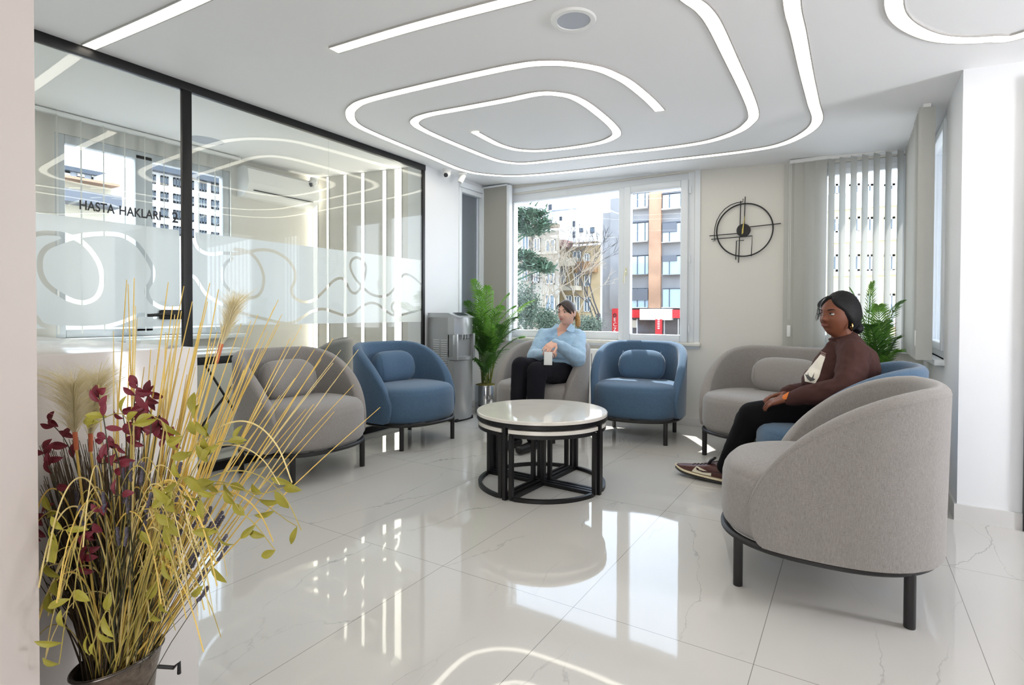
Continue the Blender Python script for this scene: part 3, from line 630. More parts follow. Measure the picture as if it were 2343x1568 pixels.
palm('tall potted palm in a steel pot between the water dispenser and the seated woman', (PX, PY, 0),
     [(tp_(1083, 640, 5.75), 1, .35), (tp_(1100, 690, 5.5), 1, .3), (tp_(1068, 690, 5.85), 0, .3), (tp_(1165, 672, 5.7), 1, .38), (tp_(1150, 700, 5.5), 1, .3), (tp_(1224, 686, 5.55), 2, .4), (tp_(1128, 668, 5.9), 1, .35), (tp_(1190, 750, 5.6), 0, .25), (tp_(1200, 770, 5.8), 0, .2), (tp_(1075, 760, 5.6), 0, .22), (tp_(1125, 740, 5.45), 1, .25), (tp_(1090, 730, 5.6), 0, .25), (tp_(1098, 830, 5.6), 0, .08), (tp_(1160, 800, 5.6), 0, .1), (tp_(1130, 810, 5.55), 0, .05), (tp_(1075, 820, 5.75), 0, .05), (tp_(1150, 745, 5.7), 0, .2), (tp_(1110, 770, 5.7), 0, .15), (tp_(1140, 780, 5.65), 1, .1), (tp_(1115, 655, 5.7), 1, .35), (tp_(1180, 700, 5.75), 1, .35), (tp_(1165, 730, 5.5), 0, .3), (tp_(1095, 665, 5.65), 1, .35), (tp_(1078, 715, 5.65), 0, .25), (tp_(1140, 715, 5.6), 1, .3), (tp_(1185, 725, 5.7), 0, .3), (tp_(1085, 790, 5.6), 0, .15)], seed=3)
PX, PY = .13, 4.93
palm('potted palm in the corner behind the woman in brown, before the blinds', (PX, PY, 0),
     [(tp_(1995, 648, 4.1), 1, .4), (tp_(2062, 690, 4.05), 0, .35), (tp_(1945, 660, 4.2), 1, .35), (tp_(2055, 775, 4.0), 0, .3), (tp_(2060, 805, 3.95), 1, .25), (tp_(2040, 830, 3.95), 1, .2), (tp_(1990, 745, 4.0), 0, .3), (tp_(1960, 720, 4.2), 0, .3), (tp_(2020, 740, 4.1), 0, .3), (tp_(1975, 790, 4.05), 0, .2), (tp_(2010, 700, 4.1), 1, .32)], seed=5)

# ------------------------------------------------------------------ blinds
def blind(label, axis, pos, u0, u1, zt, zb_, pitch, ang, cord_u, closed=0, grp=None, zc=1.02, width=.089):
    t = thing('vertical_blind', label, 'blind', (pos, u0, 0) if axis == 'X' else (u0, pos, 0)); L_ = u1 - u0
    place = (lambda x, y: (y, x)) if axis == 'X' else (lambda x, y: (x, y))
    rail = MB()
    if axis == 'X': rail.box(-.02, .02, 0, L_, zt, zt + .03, .003)
    else: rail.box(0, L_, -.02, .02, zt, zt + .03, .003)
    rail.build('head_rail', M_white, t)
    n = int(L_ / pitch)
    for i in range(n + 1):
        u = i * pitch; a = ang(i) if callable(ang) else ang; ca, sa = math.cos(a), math.sin(a); mb = MB(); rows = []
        for s in (-1, -.33, .33, 1):
            bx, by = s * width / 2, .006 * (1 - s * s); x, y = u + bx * ca - by * sa, bx * sa + by * ca
            X_, Y_ = place(x, y); rows.append([(X_, Y_, zb_), (X_, Y_, zt)])
        mb.grid(rows).build('slat', M_slat, t)
    if cord_u is not None:
        for k in (0, .012):
            X_, Y_ = place(cord_u + k, -.03); MB().tube([(X_, Y_, zt), (X_, Y_, zc + .1)], .0015, 5).build('pull_cord', M_white, t)
        X_, Y_ = place(cord_u + .006, -.03); MB().box(X_ - .014, X_ + .014, Y_ - .01, Y_ + .01, zc - .05, zc + .05, .006).build('cord_weight', M_white, t)
    return t
blind('grey vertical blind with angled slats over the window behind the woman in brown', 'Y', 5.25, -.47, .34, 2.36, .80, .0775, lambda i: (1.05 if i > 3 else .35), .0, zc=.93)
blind('stacked grey vertical blind on the side wall at right', 'X', .37, 4.16, 5.22, 2.335, .80, .060, lambda i: 1.25 if i < 6 else 1.1, .02, zc=.93)
blind('sheer vertical blind across the office window behind the glass', 'X', XO + .12, 1.60, 3.25, 2.60, .90, .155, -1.13, None)
# pleated stacked curtain left of the far window
t = thing('pleated_curtain', 'stacked grey pleated curtain left of the far window', 'curtain', (-3.66, YF - .1, 0)); P = []
for i in range(57): P.append((.02 + i * .30 / 56, .03 * (1 if i % 2 else -1) - .0, 0))
mb = MB(); mb.grid([[(x, y, .76), (x, y, 2.515)] for x, y, _ in P]); mb.build('pleats', mat('grey_pleated_fabric', (220, 218, 212), .8), t, False)
MB().box(.0, .33, -.035, .035, 2.515, 2.535, .003).build('head_rail', M_pvc, t); MB().box(.325, .365, -.03, .03, .76, 2.52, .003).build('side_channel', M_pvc, t); MB().box(-.015, .012, -.03, .03, .76, 2.52, .003).build('side_channel', M_pvc, t)

# ------------------------------------------------------------------ radiator
t = thing('radiator', 'white panel radiator under the far window', 'radiator', (-2.0, YF - .08, 0)); MB().box(-1.0, .55, -.035, .035, .13, .70, .006).build('panel', M_white, t)
g_ = MB()
for k in range(30):
    if k % 1 == 0: g_.box(-.97 + k * .052, -.965 + k * .052, -.038, -.034, .17, .66)
g_.build('grooves', mat('radiator_groove', (96, 96, 98), .6), t)
MB().box(-.9, .45, -.03, .03, .70, .706).build('top_grille', M_white, t)
for x in (-.8, .35): MB().cyl((x, 0, 0), (x, 0, .14), .012, n=10).build('support', M_white, t)

# ------------------------------------------------------------------ wall clock
t = thing('wall_clock', 'large black open-frame wall clock with gold hands on the grey wall', 'clock', (-.845, YF - .02, 1.838))
def cp(x, y): return Vector(((x - 868) * 4.56e-4, 0, -(y - 815) * 4.86e-4))
MB().tube([Vector((.238 * math.cos(a), 0, .238 * math.sin(a))) for a in [2 * PI * i / 96 for i in range(96)]], .0062, 8, closed=True).build('ring', M_black, t)
MB().lathe([(.001, .012), (.057, .012), (.059, .008), (.059, -.01), (.001, -.01)], 40, c=cp(855, 820), mtx=Matrix.Rotation(PI / 2, 3, 'X')).build('hub', M_black, t)
bars = [[(882, 195), (870, 700)], [(800, 268), (790, 720)], [(970, 765), (1528, 745)], [(205, 882), (735, 870)], [(240, 950), (1018, 935), (1003, 1310)], [(715, 1362), (725, 1010), (865, 1006)], [(785, 930), (768, 1420)], [(273, 984), (315, 984), (300, 900), (302, 820), (312, 720), (345, 600), (410, 485), (500, 390), (610, 325), (720, 295), (840, 285), (842, 232)]]
for b_ in bars: MB().tube([cp(*p) for p in b_], .0042 if len(b_) < 5 else .0036, 6).build('bar', M_black, t)
M_gold = mat('gold_metal', (206, 190, 110), .3, .8)
MB().tube([cp(835, 895) + Vector((0, -.016, 0)), cp(845, 800) + Vector((0, -.016, 0)), cp(885, 560) + Vector((0, -.016, 0))], [.004, .006, .001], 6).build('minute_hand', M_gold, t)
MB().tube([cp(850, 880) + Vector((0, -.02, 0)), cp(868, 640) + Vector((0, -.02, 0))], [.005, .003], 6).build('hour_hand', M_gold, t)

# ------------------------------------------------------------------ counter, office furniture
t = thing('counter', 'glossy white counter block behind the dried flowers', 'counter', (-1.525, .818, 0)); MB().box(-1.5, 0, -.40, 0, 0, .982, .002).build('body', M_gloss, t)
t = thing('office_desk', 'white topped office desk on black frame behind the glass', 'desk', (-4.6, 2.2, 0)); MB().box(-.55, .45, -.8, .62, .735, .76, .003).build('desktop', M_gloss, t); MB().box(-.53, .43, -.78, .60, .675, .735, .003).build('apron', M_black, t)
for s in (-.6, .5):
    for a, b_ in ((.40, -.4), (-.4, .40)): MB().tube([(a, s, .68), (b_, s, .02)], .011, 6).build('leg', M_black, t)
MB().tube([(.42, -.6, .02), (.42, .55, .02)], .010, 6).build('stretcher', M_black, t)
for lb, (x, y, z, sx_, sy_, sz_) in [('flat silver keyboard lying on the office desk', (-4.5, 2.55, .76, .07, .2, .012)), ('white box file standing on the office desk', (-4.95, 2.3, .76, .12, .16, .09))]:
    o = MB().box(-sx_, sx_, -sy_, sy_, 0, sz_, .004).build('keyboard' if 'key' in lb else 'box_file', M_white); o.location = (x, y, z); tag(o, lb, 'keyboard' if 'key' in lb else 'box')
t = thing('air_conditioner', 'white wall-mounted split air conditioner in the office corner', 'air conditioner', (XO, 3.72, 2.26))
P = [(0, 0), (0, .30), (.12, .31), (.19, .27), (.21, .13), (.17, .04), (.10, .0)]; n = len(P)
MB().poly([(x, -.43, z) for x, z in P] + [(x, .43, z) for x, z in P], [tuple(range(n)), tuple(range(n, 2 * n))[::-1]] + [(i, i + n, (i + 1) % n + n, (i + 1) % n) for i in range(n)]).build('body', M_white, t, auto=25)
MB().box(.165, .195, -.36, .36, .055, .062, mtx=Matrix.Rotation(.0, 4, 'Y')).build('louvre', M_leg, t)
for i, x in enumerate((-5.335, -5.12, -4.83, -4.55, -4.226, -4.03)):  # bright streaks on the far wall, built as emissive strips
    t = thing('wall_glow_strip', ['first and leftmost', 'second', 'third', 'fourth', 'fifth', 'widest, rightmost'][i] + ' vertical glowing strip on the office far wall', 'wall light', (x, YO - .004, 0), 0, 'vertical glowing strips in the office')
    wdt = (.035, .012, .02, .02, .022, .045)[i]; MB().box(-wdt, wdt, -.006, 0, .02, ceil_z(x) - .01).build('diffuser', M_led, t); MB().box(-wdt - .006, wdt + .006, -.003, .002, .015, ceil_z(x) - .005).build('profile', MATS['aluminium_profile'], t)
t = thing('security_camera', 'white security camera in the office corner behind the glass', 'security camera', (-5.2, 4.1, 2.50)); MB().lathe([(.045, .10), (.045, .07), (.03, .06)], 20).build('mount', M_white, t); MB().ell((0, -.02, .03), .05, .05, .05).build('body', M_white, t); MB().cyl((.02, -.055, .01), (.026, -.072, .003), .022, n=16).build('lens', MATS['lens_dark'], t)
t = thing('ceiling_speaker', 'round recessed ceiling disc in the office seen through the glass', 'speaker', (*cei(452, 293), 2.6)); x_, y_ = -4.95, 2.75; t.location = (x_, y_, ceil_z(x_)); MB().lathe([(.001, -.008), (.11, -.008), (.14, -.003), (.14, .005)], 40).build('grille', MATS['speaker_grille'], t)

ribbon('ceiling_light', [(-3.95, .62), (-4.6, .6), (-5.1, .7), (-5.15, 1.0), (-4.8, 1.12), (-4.2, 1.1)], .16, 'added glowing strip, out of view behind the white pillar, brightening the office')  # added emitter hidden by the pillar, brightens the office and the frosted film
# ------------------------------------------------------------------ people
def remeshed(mb, name, m, parent, voxel=.006, smooth=4, label=None, mats=None):
    o = mb.build(name, m, None, True, 180); md = o.modifiers.new('r', 'REMESH'); md.mode = 'VOXEL'; md.voxel_size = voxel; md.use_smooth_shade = True
    sm = o.modifiers.new('s', 'SMOOTH'); sm.factor = .6; sm.iterations = smooth
    dg = bpy.context.evaluated_depsgraph_get(); me = bpy.data.meshes.new_from_object(o.evaluated_get(dg)); o.modifiers.clear(); o.data = me
    for p in me.polygons: p.use_smooth = True
    if parent: o.parent = parent
    if label: o['label'] = label
    return o
def g2(x, z, cx, cz, sx_, sz_): return math.exp(-((x - cx) / sx_) ** 2 - ((z - cz) / sz_) ** 2)
def head_bm(full=1.0, nu=64, nv=48):
    """local: face towards -Y, up Z, centre at middle of the head"""
    t = bmesh.new(); bmesh.ops.create_uvsphere(t, u_segments=nu, v_segments=nv, radius=1)
    for v in t.verts:
        x, y, z = v.co; X = x * .074; Y = y * .094; Z = z * .113
        if Z < 0: k = -Z / .113; X *= 1 - .30 * k ** 1.5 * (1.15 - full * .35); Y *= 1 - .12 * k
        if y < 0 and Z < -.01: Y -= .010 * (-Z / .113)
        if y > 0: 
            k = max(0, -Z / .113); Y *= 1 - .45 * k
        if y < -.15:
            f_ = min(1, (-y - .15) / .3)
            Y += f_ * (.0095 * (g2(X, Z, .030, .012, .014, .010) + g2(X, Z, -.030, .012, .014, .010)))
            Y -= f_ * (.006 * g2(X, Z, 0, .032, .05, .012))
            Y -= f_ * (.020 * g2(X, Z, 0, -.020, .0105, .011) + .011 * g2(X, Z, 0, .002, .007, .02) + .006 * (g2(X, Z, .012, -.024, .007, .007) + g2(X, Z, -.012, -.024, .007, .007)))
            Y -= f_ * (.006 * g2(X, Z, 0, -.048, .020, .009)) 
            Y += f_ * .004 * g2(X, Z, 0, -.0505, .022, .0022); Y += f_ * .004 * g2(X, Z, 0, -.066, .02, .006)
            Y -= f_ * (.007 * g2(X, Z, 0, -.088, .022, .014)); Y -= f_ * full * (.005 * (g2(X, Z, .042, -.025, .02, .022) + g2(X, Z, -.042, -.025, .02, .022)))
        v.co = (X, Y, Z)
    return t
def hair_bm(grow, line, bulk=0):
    t = bmesh.new(); bmesh.ops.create_uvsphere(t, u_segments=64, v_segments=48, radius=1)
    for v in t.verts:
        x, y, z = v.co; X = x * .074; Y = y * .094; Z = z * .113
        if Z < 0: k = -Z / .113; X *= 1 - .25 * k ** 1.5; Y *= (1 - .12 * k if y < 0 else 1 - .30 * k)
        q = line(X, Y, Z); q = max(0, min(1, q)); g = (1 + grow + bulk * max(0, min(1, (y + .25) / .9)) * max(.3, min(1, z + 1))) * q + .86 * (1 - q)
        strand = .004 * q * math.sin(60 * math.atan2(X, Z + .02) + 10 * Y)
        v.co = (X * g, Y * g, Z * g + .0); v.co += v.co.normalized() * strand * .25
    return t
def xf(t, M4):
    for v in t.verts: v.co = M4 @ v.co
    return t
def add_face(parent, M4, skin, skin_lip, brow, iris, lash=True, gaze=(0, 0)):
    M_eye = mat('eye_white', (186, 180, 176), .2); 
    for s in (-1, 1):
        c = Vector((s * .030, -.0745, .011)); mb = MB(); mb.ell((0, 0, 0), .0122, .0122, .0115, nu=20, nv=14)
        e = mb; [setattr(v, 'co', M4 @ (v.co + c)) for v in e.b.verts]; eo = e.build('eye', M_eye, parent)
        d = Vector((gaze[0], -1, gaze[1])).normalized(); ir = MB(); q = d.to_track_quat('Z', 'Y').to_matrix(); ir.lathe([(.0001, .0128), (.0052, .0124), (.0056, .0116)], 16, c=c, mtx=q, caps=True); [setattr(v, 'co', M4 @ v.co) for v in ir.b.verts]; ir.build('iris', mat(iris[0], iris[1], .1), eo)
        sk = MB(); sk.ell(c, .0140, .0140, .0134, nu=28, nv=26); bmesh.ops.delete(sk.b, geom=[f_ for f_ in sk.b.faces if -.0058 < f_.calc_center_median().z - c.z < .0052 or f_.calc_center_median().y > c.y + .004], context='FACES'); [setattr(v, 'co', M4 @ v.co) for v in sk.b.verts]; sk.build('eyelid', skin, parent)
        lid = MB(); P = [Vector((s * .030 + .0130 * math.cos(a), -.0880 + .0075 * abs(math.cos(a)) ** 1.5, .0115 + .0055 * math.sin(a))) for a in [PI * i / 10 for i in range(11)]]; lid.tube([M4 @ p for p in P], .0012, 6).build('eyelash', mat('lash_dark', (30, 24, 22), .6), parent)
        bw = MB(); P = [Vector((s * (.014 + .034 * k), -.0905 + .016 * k ** 2, .0295 + .005 * math.sin(k * PI * .75))) for k in [i / 8 for i in range(9)]]; bw.tube([M4 @ p for p in P], [.0014 + .0018 * math.sin(PI * min(1, .25 + .7 * i / 8)) for i in range(9)], 6).build('eyebrow', brow, parent)
    for zc, th, nm in ((-.0462, .0030, 'upper_lip'), (-.0545, .0038, 'lower_lip')):
        lp = MB(); P = [Vector((.0215 * k, -.1035 + .010 * k * k + (0 if zc > -.05 else .001), zc - (.0012 if zc > -.05 else -.003) * k * k * 1.2)) for k in [-1 + i / 6 for i in range(13)]]
        lp.tube([M4 @ p for p in P], [max(.0006, th * (1 - abs(-1 + i / 6) ** 2.2)) for i in range(13)], 8).build(nm, skin_lip, parent)
def ear(mb, M4, s): 
    q = Matrix.Rotation(s * .25, 3, 'Z'); t = bmesh.new(); bmesh.ops.create_uvsphere(t, u_segments=14, v_segments=10, radius=1)
    for v in t.verts: v.co = M4 @ (q @ Vector((v.co.x * .009, v.co.y * .018, v.co.z * .030)) + Vector((s * .074, .012, -.006)))
    mb.add(t)
def hand(mb, wrist, palm_dir, normal, side, curl, spread=.0, s=1.0):
    """five fingers; side = direction of the thumb in the palm plane"""
    d = Vector(palm_dir).normalized(); n = Vector(normal); n = (n - d * n.dot(d)).normalized(); u = Vector(side); u = (u - d * u.dot(d) - n * u.dot(n)).normalized(); w_ = Vector(wrist)
    for k in (-.026, -.009, .009, .025): mb.cap(w_ + u * k * .6 * s, .014 * s, w_ + d * .082 * s + u * k * s, .0115 * s, 10)
    tips = []
    for k, (off, L_, r_) in enumerate(((.029, .070, .0080), (.010, .080, .0084), (-.010, .074, .0080), (-.028, .058, .0070))):
        b0 = w_ + d * .086 * s + u * off * s; dir_ = (d + u * off * (3 + spread * 20)).normalized(); p = b0; c = curl if not isinstance(curl, (list, tuple)) else curl[k]; ang = c * .45
        for j, f_ in enumerate((.45, .31, .24)):
            dd = (dir_ * math.cos(ang) - n * math.sin(ang)).normalized(); q = p + dd * L_ * f_ * s; mb.cap(p, r_ * s * (1 - .08 * j), q, r_ * s * (.93 - .10 * j), 10); p = q; ang += c * .7
        tips.append((p, dd))
    b0 = w_ + d * .022 * s + u * .022 * s; p1 = b0 + (d * .65 + u * .75 - n * .15).normalized() * .038 * s; p2 = p1 + (d * .9 + u * .25 - n * .25).normalized() * .032 * s; p3 = p2 + (d * .95 - n * .3).normalized() * .024 * s
    mb.cap(b0, .0135 * s, p1, .0105 * s, 10); mb.cap(p1, .0102 * s, p2, .0092 * s, 10); mb.cap(p2, .0090 * s, p3, .0078 * s, 10); return tips
def wrinkle(o, amp, sc):
    N_ = [v.normal.copy() for v in o.data.vertices]
    for v, nr in zip(o.data.vertices, N_):
        p = v.co; k = noise.noise(Vector((p.x * sc, p.y * sc, p.z * sc * 1.6))) + .5 * noise.noise(p * sc * 2.3); v.co = p + nr * amp * k

# --- woman in light blue
p1 = thing('person', 'seated woman in light blue collared sweater and black trousers holding a white card', 'person', (0, 0, 0))
SK1 = mat('fair_skin', (222, 176, 156), .5, sss=.15); LIP1 = mat('rose_lips', (178, 96, 90), .4); HR1 = mat('dark_brown_hair', (52, 38, 32), .45, var=.3, vscale=60, stretch=(1, 1, .1)); 
HD = W(1297, 716.5, 4.88); fac = math.atan2(-.998, -.10) + PI / 2
M4 = Matrix.Translation(HD) @ Matrix.Rotation(fac, 4, 'Z') @ Matrix.Rotation(.04, 4, 'X') @ Matrix.Scale(.98, 4)
mb = MB(); mb.add(xf(head_bm(1.0), M4)); ear(mb, M4, 1); ear(mb, M4, -1)
nb = W(1292, 752, 4.93); mb.cap(M4 @ Vector((0, .02, -.06)), .050, nb, .055); mb.cap(nb, .06, nb - Vector((0, 0, .08)), .07)
shR, shL = W(1244, 768, 4.86), W(1322, 771, 4.95); elR, elL = W(1222, 815, 4.72), W(1322, 822, 4.66); wrR, wrL = W(1244, 809, 4.46), W(1270, 783, 4.42)
mb.cap(shR, .04, elR, .036); mb.cap(elR, .036, wrR, .024); mb.cap(shL, .04, elL, .036); mb.cap(elL, .036, wrL, .024); mb.cap(nb - Vector((0, 0, .05)), .06, shR, .05); mb.cap(nb - Vector((0, 0, .05)), .06, shL, .05)
chest = W(1285, 800, 4.9); pel = W(1290, 852, 4.93); mb.cap(nb - Vector((0, 0, .1)), .08, chest, .11); mb.cap(chest, .11, pel, .12)
im_r = RR; dwn = Vector((0, 0, -1))
hand(mb, wrL, W(1252, 797, 4.36) - wrL, -FF + Vector((0, 0, .7)) - RR * .3, RR * .5 + dwn * 1.0, [.75, .8, .8, .75], s=.98)
hand(mb, wrR, W(1258, 806, 4.40) - wrR, -FF * .5 + Vector((0, 0, .9)), FF * .8 - RR * .2, [1.15, 1.2, 1.2, 1.1], s=.92)
kR, kL = W(1192, 838, 4.46), W(1229, 850, 4.36); aR, aL = W(1180, 940, 4.36), W(1219, 950, 4.26); aR.z = .09; aL.z = .09
hpR, hpL = W(1268, 852, 4.9), W(1302, 858, 4.9)
mb.cap(pel, .1, hpR, .09); mb.cap(pel, .1, hpL, .09); mb.cap(hpR, .07, kR, .05); mb.cap(hpL, .07, kL, .05); mb.cap(kR, .05, aR, .035); mb.cap(kL, .05, aL, .035)
remeshed(mb, 'body', SK1, p1, .0042, 3)
add_face(p1, M4, SK1, LIP1, HR1, ('brown_iris', (58, 40, 30)), gaze=(-.12, .05))
def line1(X, Y, Z):
    if Y < -.035: return (Z - ((.078 - 1.35 * X) if X > 0 else (.080 + .75 * X))) / .010 + .3
    return (Z - ((.026 if X > 0 else .034) - 1.3 * (Y + .035))) / .02 + .5
mb = MB(); mb.add(xf(hair_bm(.075, line1), M4)); hr = mb.build('hair', HR1, p1, True, 180)
for k in range(9):
    P = [(.004 + .003 * k, -.094, .084 - .001 * k), (.020 + .005 * k, -.099 + .001 * k, .066 - .002 * k), (.040 + .004 * k, -.094 + .002 * k, .040 - .001 * k), (.055 + .002 * k, -.082 + .003 * k, .014 - .002 * k)]
    MB().tube([M4 @ Vector(p) for p in spline(P, 6)], [.0045 * (1 - .75 * i / 18) for i in range(19)], 6).build('bang', HR1, hr)
for k in range(4):
    P = [(-.004 - .004 * k, -.090, .088), (-.040 - .002 * k, -.086, .066), (-.062 - .001 * k, -.070, .040), (-.073, -.050 + .004 * k, .010)]
    MB().tube([M4 @ Vector(p) for p in spline(P, 6)], [.0036 * (1 - .7 * i / 18) for i in range(19)], 6).build('bang', HR1, hr)
pt = MB(); pt.tube(spline([M4 @ Vector(p) for p in ((.0, .09, .01), (.02, .125, -.01), (.04, .12, -.06), (.055, .10, -.11), (.055, .095, -.14))], 5), [.018 + .008 * math.sin(PI * i / 20) - (.012 if i > 17 else 0) for i in range(21)], 10); pt.build('ponytail', mat('golden_brown_hair', (168, 128, 74), .5, var=.3, vscale=50), hr)
SW1 = mat('light_blue_knit', (158, 190, 216), .85, bump=.3, bscale=500, sheen=.3, var=.05, vscale=8)
mb = MB(); qt = Matrix.Rotation(math.radians(20), 3, 'Z')
mb.cap(nb - Vector((0, 0, .028)), .056, shR, .060); mb.cap(nb - Vector((0, 0, .028)), .056, shL, .062); mb.ell(chest + Vector((0, 0, .055)), .172, .125, .12, qt); mb.ell(chest - Vector((0, 0, .02)) - FF * .06, .16, .09, .10, qt)
mb.ell(W(1286, 832, 4.9), .175, .14, .13, qt); mb.ell(W(1292, 850, 4.9), .18, .15, .09, qt)
for a, b_, c, r in ((shR, elR, wrR, 1), (shL, elL, wrL, 1.12)): mb.cap(a, .066 * r, b_, .062 * r); mb.cap(b_, .062 * r, b_ * .25 + c * .75, .044 * r); mb.cap(b_ * .25 + c * .75, .044, c, .031)
sw = remeshed(mb, 'sweater', SW1, p1, .007, 6); wrinkle(sw, .0055, 17)
F1 = Matrix.Rotation(fac, 3, 'Z')
def fold(pts, th=.006):
    c_ = MB(); n = len(pts); off = (pts[1] - pts[0]).cross(pts[2] - pts[0]).normalized() * th; c_.poly(list(pts) + [p + off for p in pts], [tuple(range(n)), tuple(range(n, 2 * n))[::-1]] + [(i, (i + 1) % n, (i + 1) % n + n, i + n) for i in range(n)]); c_.build('collar', SW1, p1)
fold([W(1261, 754, 4.79), W(1272, 743, 4.83), W(1277, 741, 4.86), W(1279, 748, 4.82), W(1271, 752, 4.79)]); fold([W(1297, 755, 4.78), W(1306, 743, 4.84), W(1309, 741, 4.88), W(1316, 750, 4.88), W(1313, 760, 4.84), W(1303, 759, 4.80)])
MB().tube([nb + F1 @ Vector((.060 * math.sin(a), .056 * -math.cos(a) + .012, .022 - .016 * math.cos(a))) for a in [1.0 + (2 * PI - 2.0) * i / 20 for i in range(21)]], .011, 8, flat=(1.5, .5)).build('collar', SW1, p1)
MB().tube([nb + F1 @ Vector((.062 * math.sin(a), -.062 * math.cos(a) - .012, -.012 - .028 * math.cos(a))) for a in [-1.8 + 3.6 * i / 20 for i in range(21)]], .0018, 5).build('necklace', M_gold, p1)
TR = mat('black_trousers', (22, 21, 28), .9, spec=.2, bump=.1, bscale=300)
mb = MB(); mb.cap(pel, .12, hpR, .112); mb.cap(pel, .12, hpL, .112); mb.cap(hpR, .108, kR, .079); mb.cap(hpL, .110, kL, .080); mb.cap(kR, .079, aR + Vector((0, 0, .02)), .052); mb.cap(kL, .080, aL + Vector((0, 0, .02)), .052)
tr = remeshed(mb, 'trousers', TR, p1, .008, 5); wrinkle(tr, .003, 12)
for a in (aR, aL):
    sh_ = MB(); sh_.cap(a + Vector((0, .03, -.045)), .040, a + Vector((-.03, -.15, -.052)), .032); o = sh_.build('shoe', M_black, p1)
ph = MB().box(-.033, .033, -.006, .006, -.100, .005, .004); po = ph.build('card', mat('white_card', (224, 226, 224), .4)); po.location = W(1254.5, 807, 4.325); po.rotation_euler = (0.05, .02, math.radians(30)); tag(po, 'white rectangular card held in the hands of the woman in light blue', 'card')
po.name = 'white_card'
MB().lathe([(.0105, -.002), (.0118, 0), (.0105, .002)], 16, c=W(1243, 799, 4.33), mtx=Matrix.Rotation(1.2, 3, 'Y'), caps=False).build('ring_jewel', mat('silver_ring', (230, 230, 226), .15, 1), p1)

# --- woman in brown
p2 = thing('person', 'seated woman in brown sweatshirt, black trousers and brown sneakers, seen from her side', 'person', (0, 0, 0))
SK2 = mat('deep_brown_skin', (112, 66, 46), .55, spec=.3, sss=.08); LIP2 = mat('brown_lips', (122, 68, 60), .4); HR2 = mat('black_hair', (13, 11, 13), .62, spec=.25, bump=.8, bscale=90)
HD2 = W(1915, 724, 2.98); ang2 = math.atan2(-.80, -.60) + PI / 2
M4 = Matrix.Translation(HD2) @ Matrix.Rotation(ang2, 4, 'Z') @ Matrix.Rotation(-.02, 4, 'X') @ Matrix.Scale(.98, 4)
mb = MB(); mb.add(xf(head_bm(.9), M4)); ear(mb, M4, 1); ear(mb, M4, -1)
nb2 = W(1932, 782, 2.99); mb.cap(M4 @ Vector((0, .025, -.06)), .052, nb2, .056); sN, sF = W(1955, 812, 2.84), W(1925, 812, 3.16); eN, wN = W(1940, 893, 2.72), W(1808, 910, 2.92); eF, wF = W(1880, 895, 3.20), W(1800, 899, 3.10)
mb.cap(nb2, .06, sN, .05); mb.cap(nb2, .06, sF, .05); mb.cap(sN, .045, eN, .038); mb.cap(eN, .038, wN, .026); mb.cap(sF, .045, eF, .038); mb.cap(eF, .038, wF, .026)
ch2 = W(1938, 850, 3.0); pl2 = W(1965, 930, 3.0); mb.cap(nb2, .07, ch2, .10); mb.cap(ch2, .10, pl2, .11)
hand(mb, wN, W(1762, 921, 2.98) - wN, Vector((-.2, -.35, 1)), Vector((0, 1, .2)), [.42, .45, .5, .5], s=1.0)
hand(mb, wF, W(1765, 907, 3.10) - wF, Vector((-.3, .1, 1)), Vector((0, -1, .1)), [.4, .45, .5, .5], s=1.0)
kN, kF = W(1722, 952, 3.13), W(1712, 962, 3.34); aN, aF = W(1658, 1068, 3.42), W(1676, 1060, 3.6); hN, hF = W(1930, 935, 2.92), W(1925, 925, 3.14)
aF.z = .10
mb.cap(pl2, .1, hN, .09); mb.cap(pl2, .1, hF, .09); mb.cap(hN, .07, kN, .05); mb.cap(hF, .07, kF, .05); mb.cap(kN, .05, aN, .032); mb.cap(kF, .05, aF, .032)
remeshed(mb, 'body', SK2, p2, .0042, 3)
add_face(p2, M4, SK2, LIP2, HR2, ('dark_iris', (34, 24, 20)), gaze=(-.1, .12))
def line2(X, Y, Z):
    return (Z - (.086 - 1.05 * max(0, abs(X) - .006))) / .012 if Y < -.035 else (Z - (.022 - 1.5 * (Y + .035))) / .02 + .5
mb = MB(); mb.add(xf(hair_bm(.12, line2, .36), M4)); hr2 = mb.build('hair', HR2, p2, True, 180)
bn = MB(); bn.ell(M4 @ Vector((.005, .148, -.062)), .036, .036, .038); bn.ell(M4 @ Vector((0, .095, -.03)), .058, .055, .05); bo = remeshed(bn, 'bun', HR2, hr2, .006, 2); wrinkle(bo, .004, 40)
for k in range(7):
    rnd = random.Random(k); P = [W(1900 - k, 678, 2.96), W(1886 - k, 683 + k * .5, 2.95), W(1877 - k, 697, 2.945), W(1872 + rnd.uniform(-3, 4), 712, 2.945), W(1869 + rnd.uniform(-4, 5), 724 + k, 2.94), W(1867 + rnd.uniform(-3, 6), 728 + 2.5 * (k % 4), 2.94)]
    MB().tube(spline(P, 6), [.0026 * (1 - .75 * i / 30) for i in range(31)], 5).build('loose_strand', HR2, hr2)
ep = M4 @ Vector((.079, .012, -.052)); 
MB().tube([ep + Matrix.Rotation(ang2 + .9, 3, 'Z') @ Vector((0, .0155 * math.cos(a), .0155 * math.sin(a))) for a in [2 * PI * i / 24 for i in range(24)]], .0034, 8, closed=True).build('hoop_earring', mat('polished_gold', (232, 196, 120), .15, 1), p2)
SW2 = mat('brown_sweatshirt', (70, 46, 43), .9, bump=.15, bscale=400, spec=.2, var=.06, vscale=10)
mb = MB(); q2 = Matrix.Rotation(math.radians(8), 3, 'Z')
